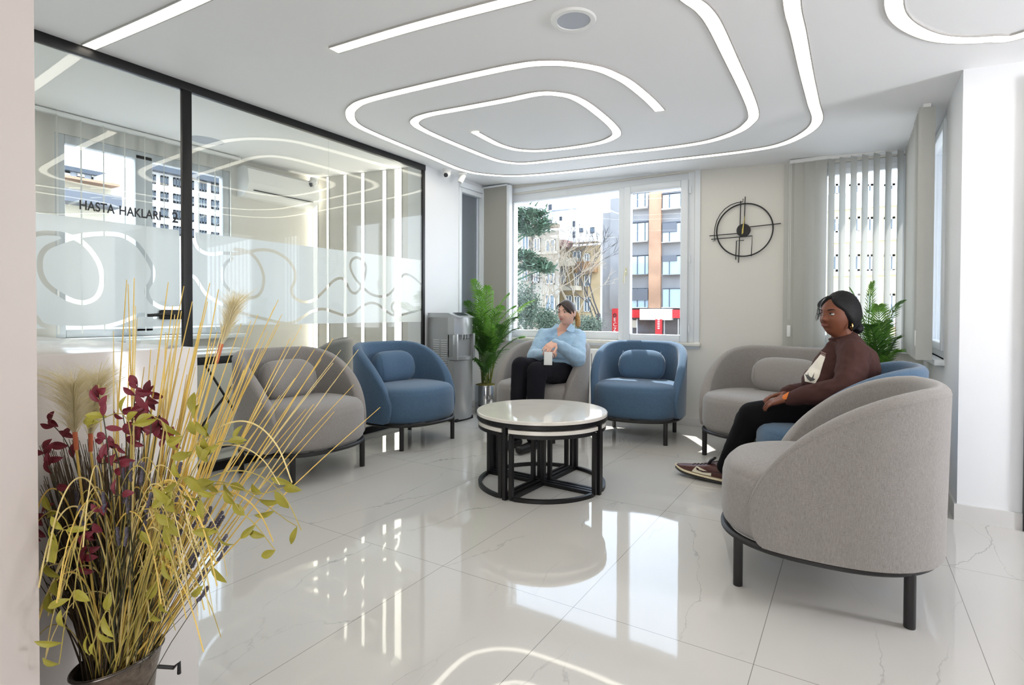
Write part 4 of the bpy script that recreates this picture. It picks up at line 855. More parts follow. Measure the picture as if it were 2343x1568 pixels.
mb.cap(nb2 - Vector((-.01, 0, .012)), .064, sN, .078); mb.cap(nb2 - Vector((-.01, 0, .012)), .064, sF, .074); mb.cap(W(1946, 783, 2.97), .058, W(1958, 830, 2.98), .105); mb.ell(W(1880, 872, 3.02), .10, .13, .085, q2); mb.cap(ch2, .12, W(1900, 850, 3.0), .10); mb.cap(W(1912, 797, 2.99), .055, W(1905, 830, 3.0), .09); mb.ell(ch2 + Vector((.03, 0, .03)), .125, .175, .13, q2); mb.ell(ch2 - Vector((.035, 0, .03)), .115, .15, .11, q2); mb.ell(W(1945, 893, 3.0), .15, .18, .13, q2); mb.ell(W(1955, 930, 3.0), .15, .19, .10, q2)
mb.cap(sN, .078, eN, .070); mb.cap(eN, .070, eN * .2 + wN * .8, .050); mb.cap(eN * .2 + wN * .8, .050, wN, .037); mb.cap(sF, .074, eF, .066); mb.cap(eF, .066, eF * .15 + wF * .85, .048); mb.cap(eF * .15 + wF * .85, .048, wF, .036)
s2 = remeshed(mb, 'sweatshirt', SW2, p2, .007, 6); wrinkle(s2, .0065, 14)
MB().tube([nb2 + Vector((.062 * math.cos(a) - .006, .060 * math.sin(a), .024 + .014 * math.cos(a))) for a in [2 * PI * i / 28 for i in range(28)]], .009, 8, closed=True).build('collar_rib', SW2, p2)
def cut(src, outline, name, m, parent, lift=.003, dmax=9):
    """piece of a garment surface inside a convex outline seen from the front of the garment"""
    bm = bmesh.new(); bm.from_mesh(src.data); bm.normal_update(); o_ = Vector((0, 0, HC))
    vs = [W(x, y, 1) - o_ for x, y in outline]; cen = sum(vs, Vector()) / len(vs)
    for a, b_ in zip(vs, vs[1:] + vs[:1]):
        n_ = a.cross(b_).normalized(); n_ = n_ if n_.dot(cen) > 0 else -n_
        bmesh.ops.bisect_plane(bm, geom=list(bm.verts) + list(bm.edges) + list(bm.faces), plane_co=o_, plane_no=n_, clear_inner=True)
    bmesh.ops.delete(bm, geom=[f_ for f_ in bm.faces if f_.normal.dot(f_.calc_center_median() - o_) > 0 or (f_.calc_center_median() - o_).dot(FF) > dmax], context='FACES')
    bm.normal_update(); N_ = {v: v.normal.copy() for v in bm.verts}
    for v in bm.verts: v.co = v.co + N_[v] * lift
    mb = MB(); mb.b.free(); mb.b = bm; o = mb.build(name, m, parent, True, 180); o.data.materials.clear(); o.data.materials.append(m); return o
cut(sw, [(1274, 747), (1302, 749), (1295, 759), (1276, 771)], 'neckline_skin', SK1, p1, .0012)
pr = cut(s2, [(1878, 812), (1889, 817), (1874, 864), (1866, 878), (1843, 873), (1841, 858)], 'printed_panel', mat('cream_print', (226, 220, 208), .8), p2)
M_ink = mat('print_ink', (84, 82, 80), .8)
for q_ in ([(1843, 857), (1852, 860), (1862, 870), (1856, 873), (1848, 867)], [(1864, 854), (1861, 870), (1857, 868)], [(1852, 862), (1866, 868), (1862, 872), (1853, 868)], [(1850, 853), (1852, 862), (1849, 862)]): cut(s2, q_, 'print_drawing', M_ink, pr, .0045)
for k in range(5):
    for r_ in range(2): x_, y_ = 1880.5 + k * 2.1 + r_ * -1.0, 805 + k * .9 + r_ * 4; cut(s2, [(x_, y_), (x_ + 1.4, y_ + .5), (x_ + 1.0, y_ + 2.8), (x_ - .5, y_ + 2.2)], 'print_lettering', mat('print_pink', (176, 148, 142), .8), pr, .004)
cut(s2, [(1806, 897), (1800, 914), (1788, 915), (1793, 905)], 'cuff_patch', mat('orange_patch', (224, 122, 44), .6), p2, .0025, 3.0)
mb = MB(); mb.cap(pl2, .12, hN, .108); mb.cap(pl2, .12, hF, .108); mb.cap(hN, .106, kN, .080); mb.cap(hF, .104, kF, .078); mb.cap(kN, .080, kN * .5 + aN * .5, .066); mb.cap(kN * .5 + aN * .5, .066, aN, .047); mb.cap(kF, .078, aF, .050)
tr2 = remeshed(mb, 'trousers', mat('black_leggings', (15, 14, 17), .9, spec=.15), p2, .008, 5); wrinkle(tr2, .002, 12)
def sneaker(heel, toe, tilt):
    """heel/toe: ground points"""
    d = (toe - heel); L_ = d.length; yaw = math.atan2(d.y, d.x); Mx = Matrix.Translation(heel) @ Matrix.Rotation(yaw, 4, 'Z') @ Matrix.Rotation(-tilt, 4, 'Y')
    def hw(u): return .5 * (.070 + .034 * math.sin(PI * min(1, max(0, (u - .1) / .85))) ** 1.2) * (1 - max(0, (u - .82) / .18) ** 2.2 * .75) * (1 - max(0, (.08 - u) / .08) ** 2 * .5)
    def lay(z0f, z1f, gr, name, m, par=p2, u0=0, u1=1):
        mb = MB(); rows = []; n_ = 26
        for i in range(n_ + 1):
            u = u0 + (u1 - u0) * i / n_; h = hw(u) + gr; z0, z1 = z0f(u), z1f(u); row = []
            for a in range(16):
                an = 2 * PI * a / 16; yy = h * math.copysign(abs(math.cos(an)) ** .6, math.cos(an)); zz = (z0 + z1) / 2 + (z1 - z0) / 2 * math.copysign(abs(math.sin(an)) ** .6, math.sin(an)); row.append(Mx @ Vector((u * L_, yy, zz)))
            rows.append(row + [row[0]])
        mb.grid(rows); bmesh.ops.remove_doubles(mb.b, verts=mb.b.verts, dist=.0002); bmesh.ops.holes_fill(mb.b, edges=[e for e in mb.b.edges if e.is_boundary], sides=0); return mb.build(name, m, par, True, 50)
    ts = lambda u: .018 * max(0, (u - .7) / .3) ** 2
    lay(lambda u: 0 + ts(u), lambda u: .014 + ts(u), .005, 'outsole', mat('dark_outsole', (50, 50, 48), .7)); lay(lambda u: .013 + ts(u), lambda u: .032 + ts(u) * .9, .004, 'midsole', mat('cream_rubber', (228, 214, 182), .5))
    top = lambda u: .105 - .012 * math.sin(PI * min(1, u / .35)) if u < .35 else .105 - .06 * ((u - .35) / .65) ** .85
    up = lay(lambda u: .028 + ts(u), top, .0, 'upper', mat('maroon_leather', (84, 46, 42), .5))
    for s_ in (-1, 1):
        def pan(pts, name, m, off):
            mb = MB(); P = [Mx @ Vector((u * L_, s_ * (hw(u) + off), z)) for u, z in pts]; P2 = [Mx @ Vector((u * L_, s_ * (hw(u) - .004), z)) for u, z in pts]; n = len(P)
            mb.poly(P + P2, [tuple(range(n)), tuple(range(n, 2 * n))[::-1]] + [(i, (i + 1) % n, (i + 1) % n + n, i + n) for i in range(n)]); mb.build(name, m, up, False)
        pan([(.30, .038), (.46, .036), (.64, .036), (.60, .058), (.56, .078), (.47, .072), (.38, .064), (.30, .060)], 'cream_panel', mat('cream_leather', (232, 224, 200), .5), .0025)
        pan([(.12, .064), (.30, .058), (.44, .050), (.54, .056), (.56, .068), (.53, .070), (.50, .060), (.42, .060), (.30, .068), (.14, .074)], 'curved_stripe', mat('maroon_dark', (66, 36, 34), .5), .005)
    tg = MB(); tg.tube([Mx @ Vector((.42 * L_, 0, .09)), Mx @ Vector((.36 * L_, 0, .125)), Mx @ Vector((.30 * L_, 0, .145))], [.02, .026, .022], 10, flat=(.35, 1)); tg.build('tongue', mat('black_lining', (40, 34, 40), .7), up)
    for k in range(5): u = .40 + k * .065; MB().tube([Mx @ Vector((u * L_, y, top(u) + .004 - abs(y) * .25)) for y in (-.024, -.01, .01, .024)], .0032, 6).build('lace', MATS['black_lining'], up)
hl_ = onZ(1662, 1108); te = onZ(1548, 1083); sneaker(Vector((hl_.x + .03, hl_.y - .01, .002)), Vector((te.x - .005, te.y, .002)), .05)
h2 = Vector((aF.x + .05, aF.y, .002)); sneaker(h2, h2 + Vector((-.27, .06, 0)), 0)

# ------------------------------------------------------------------ dried flowers in metal vase
VX, VY, VZ = -1.335, .545, .335
t = thing('metal_vase', 'textured dark metal vase holding the dried flowers', 'vase', (VX, VY, 0))
vm = MB(); rows = []
prof = [(.050, 0), (.052, .005), (.055, .10), (.062, .2), (.070, .28), (.082, VZ), (.080, VZ + .003), (.077, VZ), (.064, .27), (.05, .1), (.045, .02)]
vm.lathe(prof, 56, caps=True)
for v in vm.b.verts: v.co.z += (v.co.x * .55 + v.co.y * .33) * .30 * (max(0, v.co.z) / VZ)
vm.build('body', mat('hammered_metal', (112, 100, 90), .3, .8, bump=1.0, bscale=130, var=.3, vscale=90), t)
MB().tube([(.083 * math.cos(a), .083 * math.sin(a), VZ + (.083 * math.cos(a) * .55 + .083 * math.sin(a) * .33) * .3) for a in [2 * PI * i / 48 for i in range(48)]], .0028, 6, closed=True).build('rim', mat('rim_metal', (90, 84, 80), .25, .9), t)
hb = MB(); hx, hy = .085 * RR.x, .085 * RR.y; hb.tube([(hx, hy, VZ - .02), (hx + .03, hy + .018, VZ - .022), (hx + .04, hy + .024, VZ - .010), (hx + .04, hy + .024, VZ - .035)], .004, 6); hb.build('handle', M_black, t)
base = Vector((VX, VY, .26))
M_reed = [mat('golden_reed', (228, 194, 100), .5, var=.12, vscale=15), mat('pale_reed', (228, 206, 140), .5, var=.15, vscale=15), mat('olive_blade', (176, 158, 80), .5, var=.2, vscale=15)]
rnd = random.Random(11)
def stem_base(k=1.0): a, r = rnd.uniform(0, 2 * PI), rnd.uniform(0, .05) * k; return Vector((VX + r * math.cos(a), VY + r * math.sin(a), .25))
def reed(name, label, cat, group, tip, m, r=.0016, bend=.03, d0=None):
    b0 = stem_base(); tip = Vector(tip); mid = (b0 + tip) / 2 + Vector((0, 0, bend * 1.0)) + Vector((rnd.uniform(-.01, .01), rnd.uniform(-.01, .01), 0)); P = spline([b0, (b0 + mid) / 2 + Vector((0, 0, .012)), mid, (mid + tip) / 2 + Vector((0, 0, .006)), tip], 5)
    o = MB().tube(P, [r * (1.25 - .95 * i / 20) for i in range(21)], 5).build(name, m); return tag(o, label, cat, group)
tips = [(290, 640), (293, 650), (307, 636), (310, 700), (385, 646), (415, 712), (421, 655), (400, 720), (480, 648), (475, 690), (500, 662), (520, 735), (497, 760), (552, 740), (637, 686), (628, 702), (645, 720), (590, 720), (574, 735), (690, 745), (640, 740), (612, 760), (762, 775), (780, 801), (720, 800), (690, 790), (664, 775), (762, 831), (735, 822), (718, 925), (700, 936), (675, 866), (640, 905), (870, 932), (765, 942), (600, 800), (560, 820), (345, 800), (330, 840), (365, 780), (440, 690), (395, 700), (408, 760), (820, 800), (810, 880)]
for i, (x, y) in enumerate(tips):
    reed('golden_reed', 'straight golden reed rising from the metal vase', 'dried stem', 'golden reeds in the vase', W(x, y, rnd.uniform(1.08, 1.3)), M_reed[i % 4 == 3], r=.0028 if x < 520 else .0022, bend=.01 + .03 * (x > 600))
for i in range(34):
    x, y = rnd.gauss(430, 85), rnd.uniform(720, 1000); reed('golden_reed', 'straight golden reed rising from the metal vase', 'dried stem', 'golden reeds in the vase', W(x, y, rnd.uniform(1.08, 1.28)), M_reed[i % 3 == 0], r=.0026, bend=.012)
# arching blades
def arch(P, m, r=.0018):
    o = MB().tube(spline(P, 7), r, 5, flat=(1, .6)).build('grass_blade', m); return tag(o, 'arching straw-coloured grass blade bending out of the vase', 'grass', 'arching grass blades in the vase')
arches = [((500, 1150), (640, 1110)), ((560, 1090), (668, 1105)), ((560, 1185), (690, 1215)), ((520, 1200), (625, 1240)), ((470, 1190), (520, 1320)), ((60, 1260), (30, 1560)), ((100, 1420), (45, 1568)), ((270, 1160), (385, 1300)), ((330, 1190), (420, 1330)), ((330, 1170), (80, 1420)), ((250, 1180), (150, 1350)), ((200, 1205), (130, 1380)), ((180, 1380), (100, 1520)), ((155, 1310), (105, 1500)), ((390, 1240), (440, 1400)), ((120, 1180), (70, 1240)), ((310, 1260), (380, 1400))]
for i in range(60):
    if i < len(arches): (ax_, ay_), (bx, by) = arches[i]
    else: sd = rnd.choice((-1, 1, 1)); ax_ = 280 + sd * rnd.uniform(20, 150); ay_ = rnd.uniform(1140, 1330); bx = ax_ + sd * rnd.uniform(30, 100); by = ay_ + rnd.uniform(60, 200)
    d_ = rnd.uniform(1.0, 1.14); A = W(ax_, ay_, d_); B = W(bx, by, d_ - .03); b0 = stem_base(); up_ = Vector((0, 0, A.z - b0.z)); C1 = b0 + (A - b0) * .25 + up_ * .95; C2 = A + (B - A) * .35 + up_ * .42
    arch([b0 * (1 - q) ** 3 + C1 * 3 * q * (1 - q) ** 2 + C2 * 3 * q * q * (1 - q) + B * q ** 3 for q in [k / 9 for k in range(10)]], M_reed[(1, 1, 2, 0)[i % 4]], .0011 + .0005 * (i % 2))
# leaves
def leaf(parent, p, d, L_, wd, m, nrm):
    d = d.normalized(); s_ = d.cross(nrm); s_ = s_.normalized() if s_.length > 1e-4 else Vector((1, 0, 0)); nn = s_.cross(d); rows = []
    for i in range(7):
        u = i / 6; hw_ = wd * math.sin(PI * min(1, u * .98 + .01)) ** .8; c = p + d * L_ * u + nn * .12 * L_ * math.sin(PI * u) ; rows.append([c - s_ * hw_ + nn * hw_ * .35, c, c + s_ * hw_ + nn * hw_ * .35])
    return MB().grid(rows).build('leaf', m, parent)
M_red = mat('burgundy_leaf', (112, 28, 44), .55, var=.2, vscale=30); M_grn = mat('olive_green_leaf', (150, 142, 44), .5, var=.15, vscale=30); M_dst = mat('dark_stem', (58, 58, 40), .6)
def sprig(name, label, group, pts, dd, m, L_=.030, wd=.0072, nl=7):
    b0 = stem_base(); root = thing(name, label, 'dried stem', b0, 0, group); P = [Vector((0, 0, 0))] + [W(x, y, dd) - b0 for x, y in pts]
    if len(P) == 2: P.insert(1, (P[0] + P[1]) / 2 + Vector((0, 0, .03)))
    S_ = spline(P, 7); MB().tube(S_, [.0014 - .0006 * i / len(S_) for i in range(len(S_))], 5).build('stem', M_dst if m is M_red else M_reed[2], root); k = len(S_)
    for i in range(nl):
        t_ = .6 + .4 * i / (nl - 1); p = S_[min(k - 1, int(t_ * (k - 1)))]; a = rnd.uniform(0, 2 * PI); d_ = RR * math.cos(a) + Vector((0, 0, 1)) * math.sin(a) * .9 + FF * rnd.uniform(-.4, .4); leaf(root, p, d_, L_ * rnd.uniform(.75, 1.2), wd * rnd.uniform(.8, 1.2), m, -FF + Vector((rnd.uniform(-.6, .6), 0, rnd.uniform(-.6, .6))))
RED = ([(250, 1060), (225, 900)], [(300, 1000), (315, 880)], [(320, 1000), (345, 900)], [(350, 1040), (365, 950)], [(330, 1060), (300, 960)], [(180, 1090), (110, 960)], [(140, 1150), (100, 1030)], [(300, 1120), (225, 1060)], [(280, 1100), (240, 1000)], [(360, 1060), (400, 1010)], [(290, 1150), (190, 1230)], [(230, 1250), (180, 1300)], [(340, 1030), (330, 930)], [(120, 1200), (70, 1225)], [(290, 1080), (280, 940)])
RL = {0: 'thin dark branch with burgundy leaves before the middle pampas plume', 1: 'tallest burgundy-leaved branch beside the upright golden reeds', 5: 'burgundy-leaved branch before the left pampas plume', 9: 'burgundy-leaved branch farthest right in the vase', 10: 'lowest burgundy-leaved branch in the middle of the lavender', 13: 'burgundy-leaved branch drooping towards the pinkish pillar'}
for i_, pts in enumerate(RED):
    sprig('red_leaf_branch', RL.get(i_, 'thin dark branch with burgundy leaves in the upper middle of the bouquet'), 'burgundy-leaved branches in the vase', pts, rnd.uniform(1.06, 1.16), M_red)
GRN = ([(390, 1090), (455, 925)], [(420, 1080), (480, 1000)], [(440, 1080), (560, 1015)], [(460, 1160), (560, 1180), (630, 1260)], [(440, 1150), (600, 1130), (668, 1107)], [(450, 1250), (500, 1230), (465, 1340)], [(380, 1150), (400, 1200)], [(370, 1200), (395, 1330)], [(340, 1250), (370, 1420)], [(380, 1060), (350, 950)], [(250, 1400), (205, 1500)], [(180, 1350), (135, 1520)], [(160, 1230), (125, 1290)], [(390, 1130), (460, 1140)], [(300, 1000), (200, 980)], [(150, 1190), (50, 1240)], [(150, 1330), (95, 1400)], [(400, 1120), (470, 1170)], [(440, 1120), (680, 1205)])
GL = {0: 'tall upright stem with olive green leaves beside the golden reeds', 2: 'olive green leaved stem reaching up towards the grey armchair', 3: 'drooping olive green leaved stem hanging over the floor tiles', 4: 'long arching stem ending in an olive leaf before the armchair leg', 7: 'olive green leaved stem hanging down in the middle of the bouquet', 8: 'lowest hanging olive green leaved stem right of the vase', 10: 'olive green leaves hanging over the rim of the vase', 11: 'olive green leaved stem hanging lowest at the left of the vase', 14: 'olive green leaved stem among the burgundy leaves before the pampas', 15: 'olive green leaf stem crossing in front of the pinkish pillar', 16: 'olive green leaves drooping beside the pillar edge', 18: 'olive green leaved stem reaching farthest right over the floor'}
for i_, pts in enumerate(GRN):
    sprig('green_leaf_branch', GL.get(i_, 'drooping stem with olive green leaves among the golden reeds'), 'green-leaved stems in the vase', pts, rnd.uniform(1.0, 1.1), M_grn, .038, .0074, 5)
M_lav = mat('dried_lavender', (84, 79, 92), .8, var=.3, vscale=120)
for i in range(52):
    x, y = ((rnd.uniform(160, 420), rnd.uniform(1060, 1260)) if i % 3 else (rnd.uniform(420, 520), rnd.uniform(1130, 1350))); b0 = stem_base(); tp0 = W(x, y, rnd.uniform(1.04, 1.2)); d_ = (tp0 - b0); L0 = d_.length; d_.normalize()
    root = thing('lavender_sprig', 'dried lavender sprig with dark violet flower spike in the vase', 'dried stem', b0, 0, 'lavender sprigs in the vase'); MB().tube([Vector((0, 0, 0)), d_ * L0 * .5 + Vector((0, 0, .008)), d_ * (L0 - .03)], .0008, 4).build('stem', M_dst, root)
    sp_ = MB()
    for k in range(7): sp_.ell(d_ * (L0 - .034 + .0062 * k) + Vector((rnd.uniform(-.001, .001), rnd.uniform(-.001, .001), 0)), (.0034), .0034, .0042, nu=7, nv=5)
    sp_.build('flower_spike', M_lav, root)
# dense dark stems at the back of the bunch
dk = MB()
for i in range(850):
    b0 = stem_base(1.1); x = rnd.uniform(90, 330 if i % 3 else 420); y = rnd.uniform(1000, 1340); e = W(x, y, rnd.uniform(1.14, 1.34)); dk.tube([b0, (b0 + e) / 2 + Vector((0, 0, .01)), e], [.0014, .0014, .0006], 4)
o = dk.build('dried_grass', mat('dark_dried_grass', (82, 66, 46), .7, var=.4, vscale=20)); tag(o, 'mass of thin dark dried grass at the back of the bouquet', 'dried grass', None, 'stuff')
M_plu = mat('pampas_cream', (248, 242, 214), .9)
n_ = M_plu.node_tree; tr_ = n_.nodes.new('ShaderNodeBsdfTranslucent'); tr_.inputs[0].default_value = (.92, .86, .66, 1); mx_ = n_.nodes.new('ShaderNodeMixShader'); mx_.inputs[0].default_value = .5
n_.links.new(n_.nodes['Principled BSDF'].outputs[0], mx_.inputs[1]); n_.links.new(tr_.outputs[0], mx_.inputs[2]); n_.links.new(mx_.outputs[0], n_.nodes['Material Output'].inputs[0])
for lb, bs, tp0, dd, spd in (('cream pampas plume leaning up to the right of the bouquet', (503, 800), (545, 668), 1.22, 42), ('left cream pampas plume standing before the white counter', (172, 1005), (165, 842), 1.14, 105), ('middle cream pampas plume standing before the white counter', (205, 1010), (228, 832), 1.18, 80)):
    b0 = stem_base(); root = thing('pampas_plume', lb, 'pampas grass', b0); A, B = W(*bs, dd), W(*tp0, dd); MB().tube([Vector((0, 0, 0)), (A - b0) * .55 + Vector((0, 0, .01)), A - b0], .0024, 6).build('stem', M_reed[0], root); MB().cyl((A - b0) * .96, A - b0 + (B - A) * .10, .004, .0045, 8).build('tape', mat('orange_tape', (206, 112, 76), .6), root)
    pm = MB(); ax = B - A
    for i in range(560):
        u = rnd.random() ** .8; p = A - b0 + ax * u * .75; a = rnd.uniform(-1, 1); sp2 = spd / FPX * dd
        e = A - b0 + ax * (u * .72 + rnd.uniform(.22, .40)) + RR * a * sp2 * (.35 + .65 * u) + FF * rnd.uniform(-1, 1) * sp2 * .6 * (.3 + .7 * u); pm.tube([p, p * .5 + e * .5 + ax * .03, e], [.00045, .00035, .00012], 3, caps=False)
    pm.build('plume', M_plu, root)

# ------------------------------------------------------------------ outside
struct('ground', MB().box(-120, 120, 5.9, 160, -4.1, -4.0), mat('asphalt', (150, 150, 150), .9)); struct('ground_side', MB().box(-120, -6.5, -60, 5.9, -4.1, -4.0), MATS['asphalt'])
def facade(name, label, cat, plane, pos, x0, y0, x1, y1, depth, m, zb_=-4):
    f = onY if plane == 'Y' else onX
    a, b_ = f(x0, y1, pos), f(x1, y0, pos)
    if plane == 'X': b_.z = f(x0, y0, pos).z
    t = thing(name, label, cat, (a.x, a.y, zb_)); o0 = Vector((a.x, a.y, zb_)); mb = MB()
    if plane == 'Y':
        k_ = (pos + depth) / pos; x1_, xb0, xb1 = b_.x - a.x, min(0, a.x * k_ - a.x) if a.x < 0 else 0, (b_.x * k_ if b_.x < 0 else b_.x) - a.x; h_ = b_.z - zb_
        mb.poly([(0, 0, 0), (x1_, 0, 0), (xb1, depth, 0), (xb0, depth, 0), (0, 0, h_), (x1_, 0, h_), (xb1, depth, h_), (xb0, depth, h_)], [(0, 3, 2, 1), (4, 5, 6, 7), (0, 1, 5, 4), (1, 2, 6, 5), (2, 3, 7, 6), (3, 0, 4, 7)])
    else: mb.box(-depth, 0, 0, b_.y - a.y, 0, b_.z - zb_)
    mb.build('wall', m, t, False); return t, o0, f, pos, plane
M_pane = mat('far_pane', (120, 138, 152), .15); M_pane2 = mat('far_pane_light', (190, 206, 214), .15); M_fr = mat('far_white_frame', (232, 230, 224), .6); M_dk = mat('far_dark', (66, 74, 86), .4)
def win(fc, x0, y0, x1, y1, frame=M_fr, pane=M_pane, nm='window', proud=.12, fw=.12, bars=1):
    t, o0, f, pos, plane = fc; a, b_ = f(x0, y1, pos) - o0, f(x1, y0, pos) - o0; mb = MB(); s = proud
    if plane == 'X': b_.z = f(x0, y0, pos).z - o0.z
    def bx(u0, u1, z0, z1, d0, d1):
        return (min(u0, u1), max(u0, u1), -d1, -d0, z0, z1) if plane == 'Y' else (d0, d1, min(u0, u1), max(u0, u1), z0, z1)
    u0, u1 = (a.x, b_.x) if plane == 'Y' else (a.y, b_.y); z0, z1 = a.z, b_.z
    for q in ((u0, u0 + fw, z0, z1), (u1 - fw, u1, z0, z1), (u0, u1, z0, z0 + fw), (u0, u1, z1 - fw, z1)): mb.box(*bx(*q, -.02, s))
    for k in range(bars): uu = u0 + (u1 - u0) * (k + 1) / (bars + 1); mb.box(*bx(uu - fw / 2, uu + fw / 2, z0, z1, 0, s))
    w_ = mb.build(nm, frame, t, False); MB().box(*bx(u0, u1, z0, z1, -.01, s * .4)).build('pane', pane, w_, False); return w_
def slab_on(fc, x0, y0, x1, y1, m, nm, proud=.3, back=-.05):
    t, o0, f, pos, plane = fc; a, b_ = f(x0, y1, pos) - o0, f(x1, y0, pos) - o0
    if plane == 'X': b_.z = f(x0, y0, pos).z - o0.z
    return (MB().box(a.x, b_.x, -proud, -back, a.z, b_.z) if plane == 'Y' else MB().box(back, proud, a.y, b_.y, a.z, b_.z)).build(nm, m, t, False)
old = facade('apartment_building', 'weathered grey-beige old apartment house beyond the far window', 'building', 'Y', 30, 1120, 527, 1279, 790, 9, mat('stained_plaster', (176, 170, 158), .9, var=.25, vscale=.6))
for r in ((1196, 538, 1212, 574), (1223, 545, 1237, 577), (1250, 548, 1271, 583), (1195, 610, 1210, 643), (1222, 612, 1234, 647), (1250, 615, 1270, 651), (1249, 674, 1271, 713), (1200, 676, 1215, 712)): win(old, *r, fw=.05)
slab_on(old, 1120, 581, 1279, 585, mat('ledge', (196, 190, 176), .9), 'ledge', .25); slab_on(old, 1120, 521, 1280, 528, mat('eaves', (150, 134, 116), .9), 'eaves', .6); slab_on(old, 1216, 527, 1219, 760, mat('downpipe', (110, 108, 104), .8), 'downpipe', .15)
old2 = facade('apartment_building', 'ochre and grey old house with broken balconies beside the slate building', 'building', 'Y', 33, 1279, 560, 1374, 790, 8, mat('ochre_plaster', (196, 174, 136), .9, var=.3, vscale=.5))
for r in ((1312, 574, 1330, 594), (1337, 580, 1350, 601), (1284, 612, 1296, 648), (1315, 624, 1326, 655), (1338, 630, 1351, 656), (1294, 676, 1310, 694), (1337, 680, 1352, 714), (1314, 678, 1328, 712)): win(old2, *r, fw=.05)
slab_on(old2, 1279, 592, 1330, 612, mat('balcony_plaster', (206, 196, 176), .9, var=.2, vscale=1), 'balcony', .9); slab_on(old2, 1330, 600, 1368, 626, mat('rust_plaster', (150, 112, 72), .9, var=.4, vscale=1.5), 'balcony', .9); slab_on(old2, 1290, 655, 1332, 666, MATS['balcony_plaster'], 'balcony', .9); slab_on(old2, 1279, 554, 1374, 562, MATS['eaves'], 'eaves', .6); slab_on(old2, 1280, 553, 1310, 570, mat('faded_awning', (176, 140, 130), .9), 'awning', 1.2)
wh = facade('apartment_building', 'bright white apartment block rising behind the old houses', 'building', 'Y', 60, 1150, 466, 1262, 600, 12, mat('far_white_wall', (236, 238, 240), .8)); win(wh, 1256, 468, 1263, 481, M_dk, M_dk, fw=.05); win(wh, 1256, 504, 1263, 518, M_dk, M_dk, fw=.05)
wh2 = facade('apartment_building', 'white gabled apartment block, lower, behind the bare tree', 'building', 'Y', 62, 1262, 482, 1320, 600, 12, MATS['far_white_wall'])
for r in ((1281, 496, 1286, 505), (1311, 506, 1316, 519), (1311, 530, 1316, 545)): win(wh2, *r, M_dk, M_dk, fw=.05)
slab_on(wh2, 1262, 479, 1320, 483, mat('far_roof_edge', (150, 156, 168), .8), 'eaves', .5)
wh3 = facade('apartment_building', 'pale distant block just left of the slate building', 'building', 'Y', 75, 1322, 508, 1380, 600, 12, mat('far_pale_wall', (222, 216, 208), .8))
for r in ((1326, 522, 1334, 532), (1351, 520, 1360, 534)): win(wh3, *r, M_dk, M_pane, fw=.08)
M_slate = mat('slate_cladding', (146, 148, 152), .6, var=.12, vscale=.8); M_wood = mat('brown_cladding', (190, 150, 122), .6, var=.25, vscale=.7)
md_ = facade('office_building', 'modern slate-clad building with brown stone column across the street', 'building', 'Y', 45, 1378, 456, 1700, 708, 12, M_slate)
slab_on(md_, 1403, 455, 1440, 708, M_slate, 'front_bay', .8); slab_on(md_, 1440, 440, 1700, 708, M_slate, 'front_bay', .8)
slab_on(md_, 1493, 443, 1522, 706, M_wood, 'stone_column', 1.1)
for y0, y1 in ((446, 482), (513, 557), (588, 630), (662, 704)): 
    for x0, x1, b_ in ((1440, 1491, 2), (1524, 1575, 1)):
        sh_ = slab_on(md_, x0, y0, x1, y1, mat('far_blue_pane', (168, 190, 208), .1, spec=.8), 'window', .92)
        slab_on(md_, x0, y0 - 1.5, x1, y0, M_dk, 'lintel', 1.0); slab_on(md_, x0, y1 - .5, x1, y1 + 1.5, mat('pale_sill', (226, 228, 230), .6), 'sill', 1.3)
        for k in range(b_ + 1): xx = x0 + (x1 - x0) * (k + .6) / (b_ + 1); slab_on(md_, xx - .8, y0, xx + .8, y1, M_dk, 'mullion', 1.0)
slab_on(md_, 1447, 663, 1491, 688, mat('grey_shutter', (110, 116, 126), .7), 'shutter', 1.02); slab_on(md_, 1524, 513, 1556, 536, MATS['grey_shutter'], 'shutter', 1.02); slab_on(md_, 1524, 586, 1556, 601, MATS['grey_shutter'], 'shutter', 1.02)
M_sred = mat('sign_red', (214, 52, 60), .5); M_swh = mat('sign_white', (240, 240, 240), .5)
sh = facade('shop_front', 'pharmacy shop front with red fascia under the slate building', 'shop', 'Y', 44, 1418, 708, 1700, 790, .6, mat('shop_dark', (84, 82, 84), .3, var=.5, vscale=.7))
slab_on(sh, 1418, 709, 1700, 727, M_sred, 'red_fascia', .3); slab_on(sh, 1469, 707, 1541, 732, M_swh, 'white_sign_board', .6); 
for x in (1446, 1458, 1520, 1552): slab_on(sh, x, 730, x + 1.5, 790, M_swh, 'door_frame', .2)
slab_on(sh, 1447, 733, 1459, 750, mat('shop_display', (200, 196, 180), .5), 'display', .15)
o = sh[0]
a = onY(1499, 757, 43.2); b_ = onY(1514, 731, 43.2); t = thing('pole_sign', 'small red upright sign with white marks under the pharmacy fascia', 'sign', (a.x, 43.2, -4)); MB().box(0, b_.x - a.x, 0, .2, a.z + 4 - 3, b_.z + 4).build('board', M_sred, t, False)
for k in range(5): zz = a.z + 4 + .15 + k * .17; MB().box(.2, .36, -.03, 0, zz, zz + .1).build('white_mark', M_swh, t, False)
a = onY(1400, 790, 40); b_ = onY(1414, 706, 40); t = thing('pharmacy_sign', 'vertical red pharmacy sign reading ECZA beside the slate building', 'sign', (a.x, 40, -4)); MB().box(0, b_.x - a.x, 0, .25, 0, b_.z + 4).build('board', M_sred, t, False)
for k, ch in enumerate('ECZA'): text_obj(ch, .40, M_swh, 'letter', t, Matrix.Translation(((b_.x - a.x) / 2, -.03, 4 + onY(1405, 735.5 + k * 11.3, 40).z)) @ Matrix.Rotation(PI / 2, 4, 'X'), .01, 1, 'CENTER')
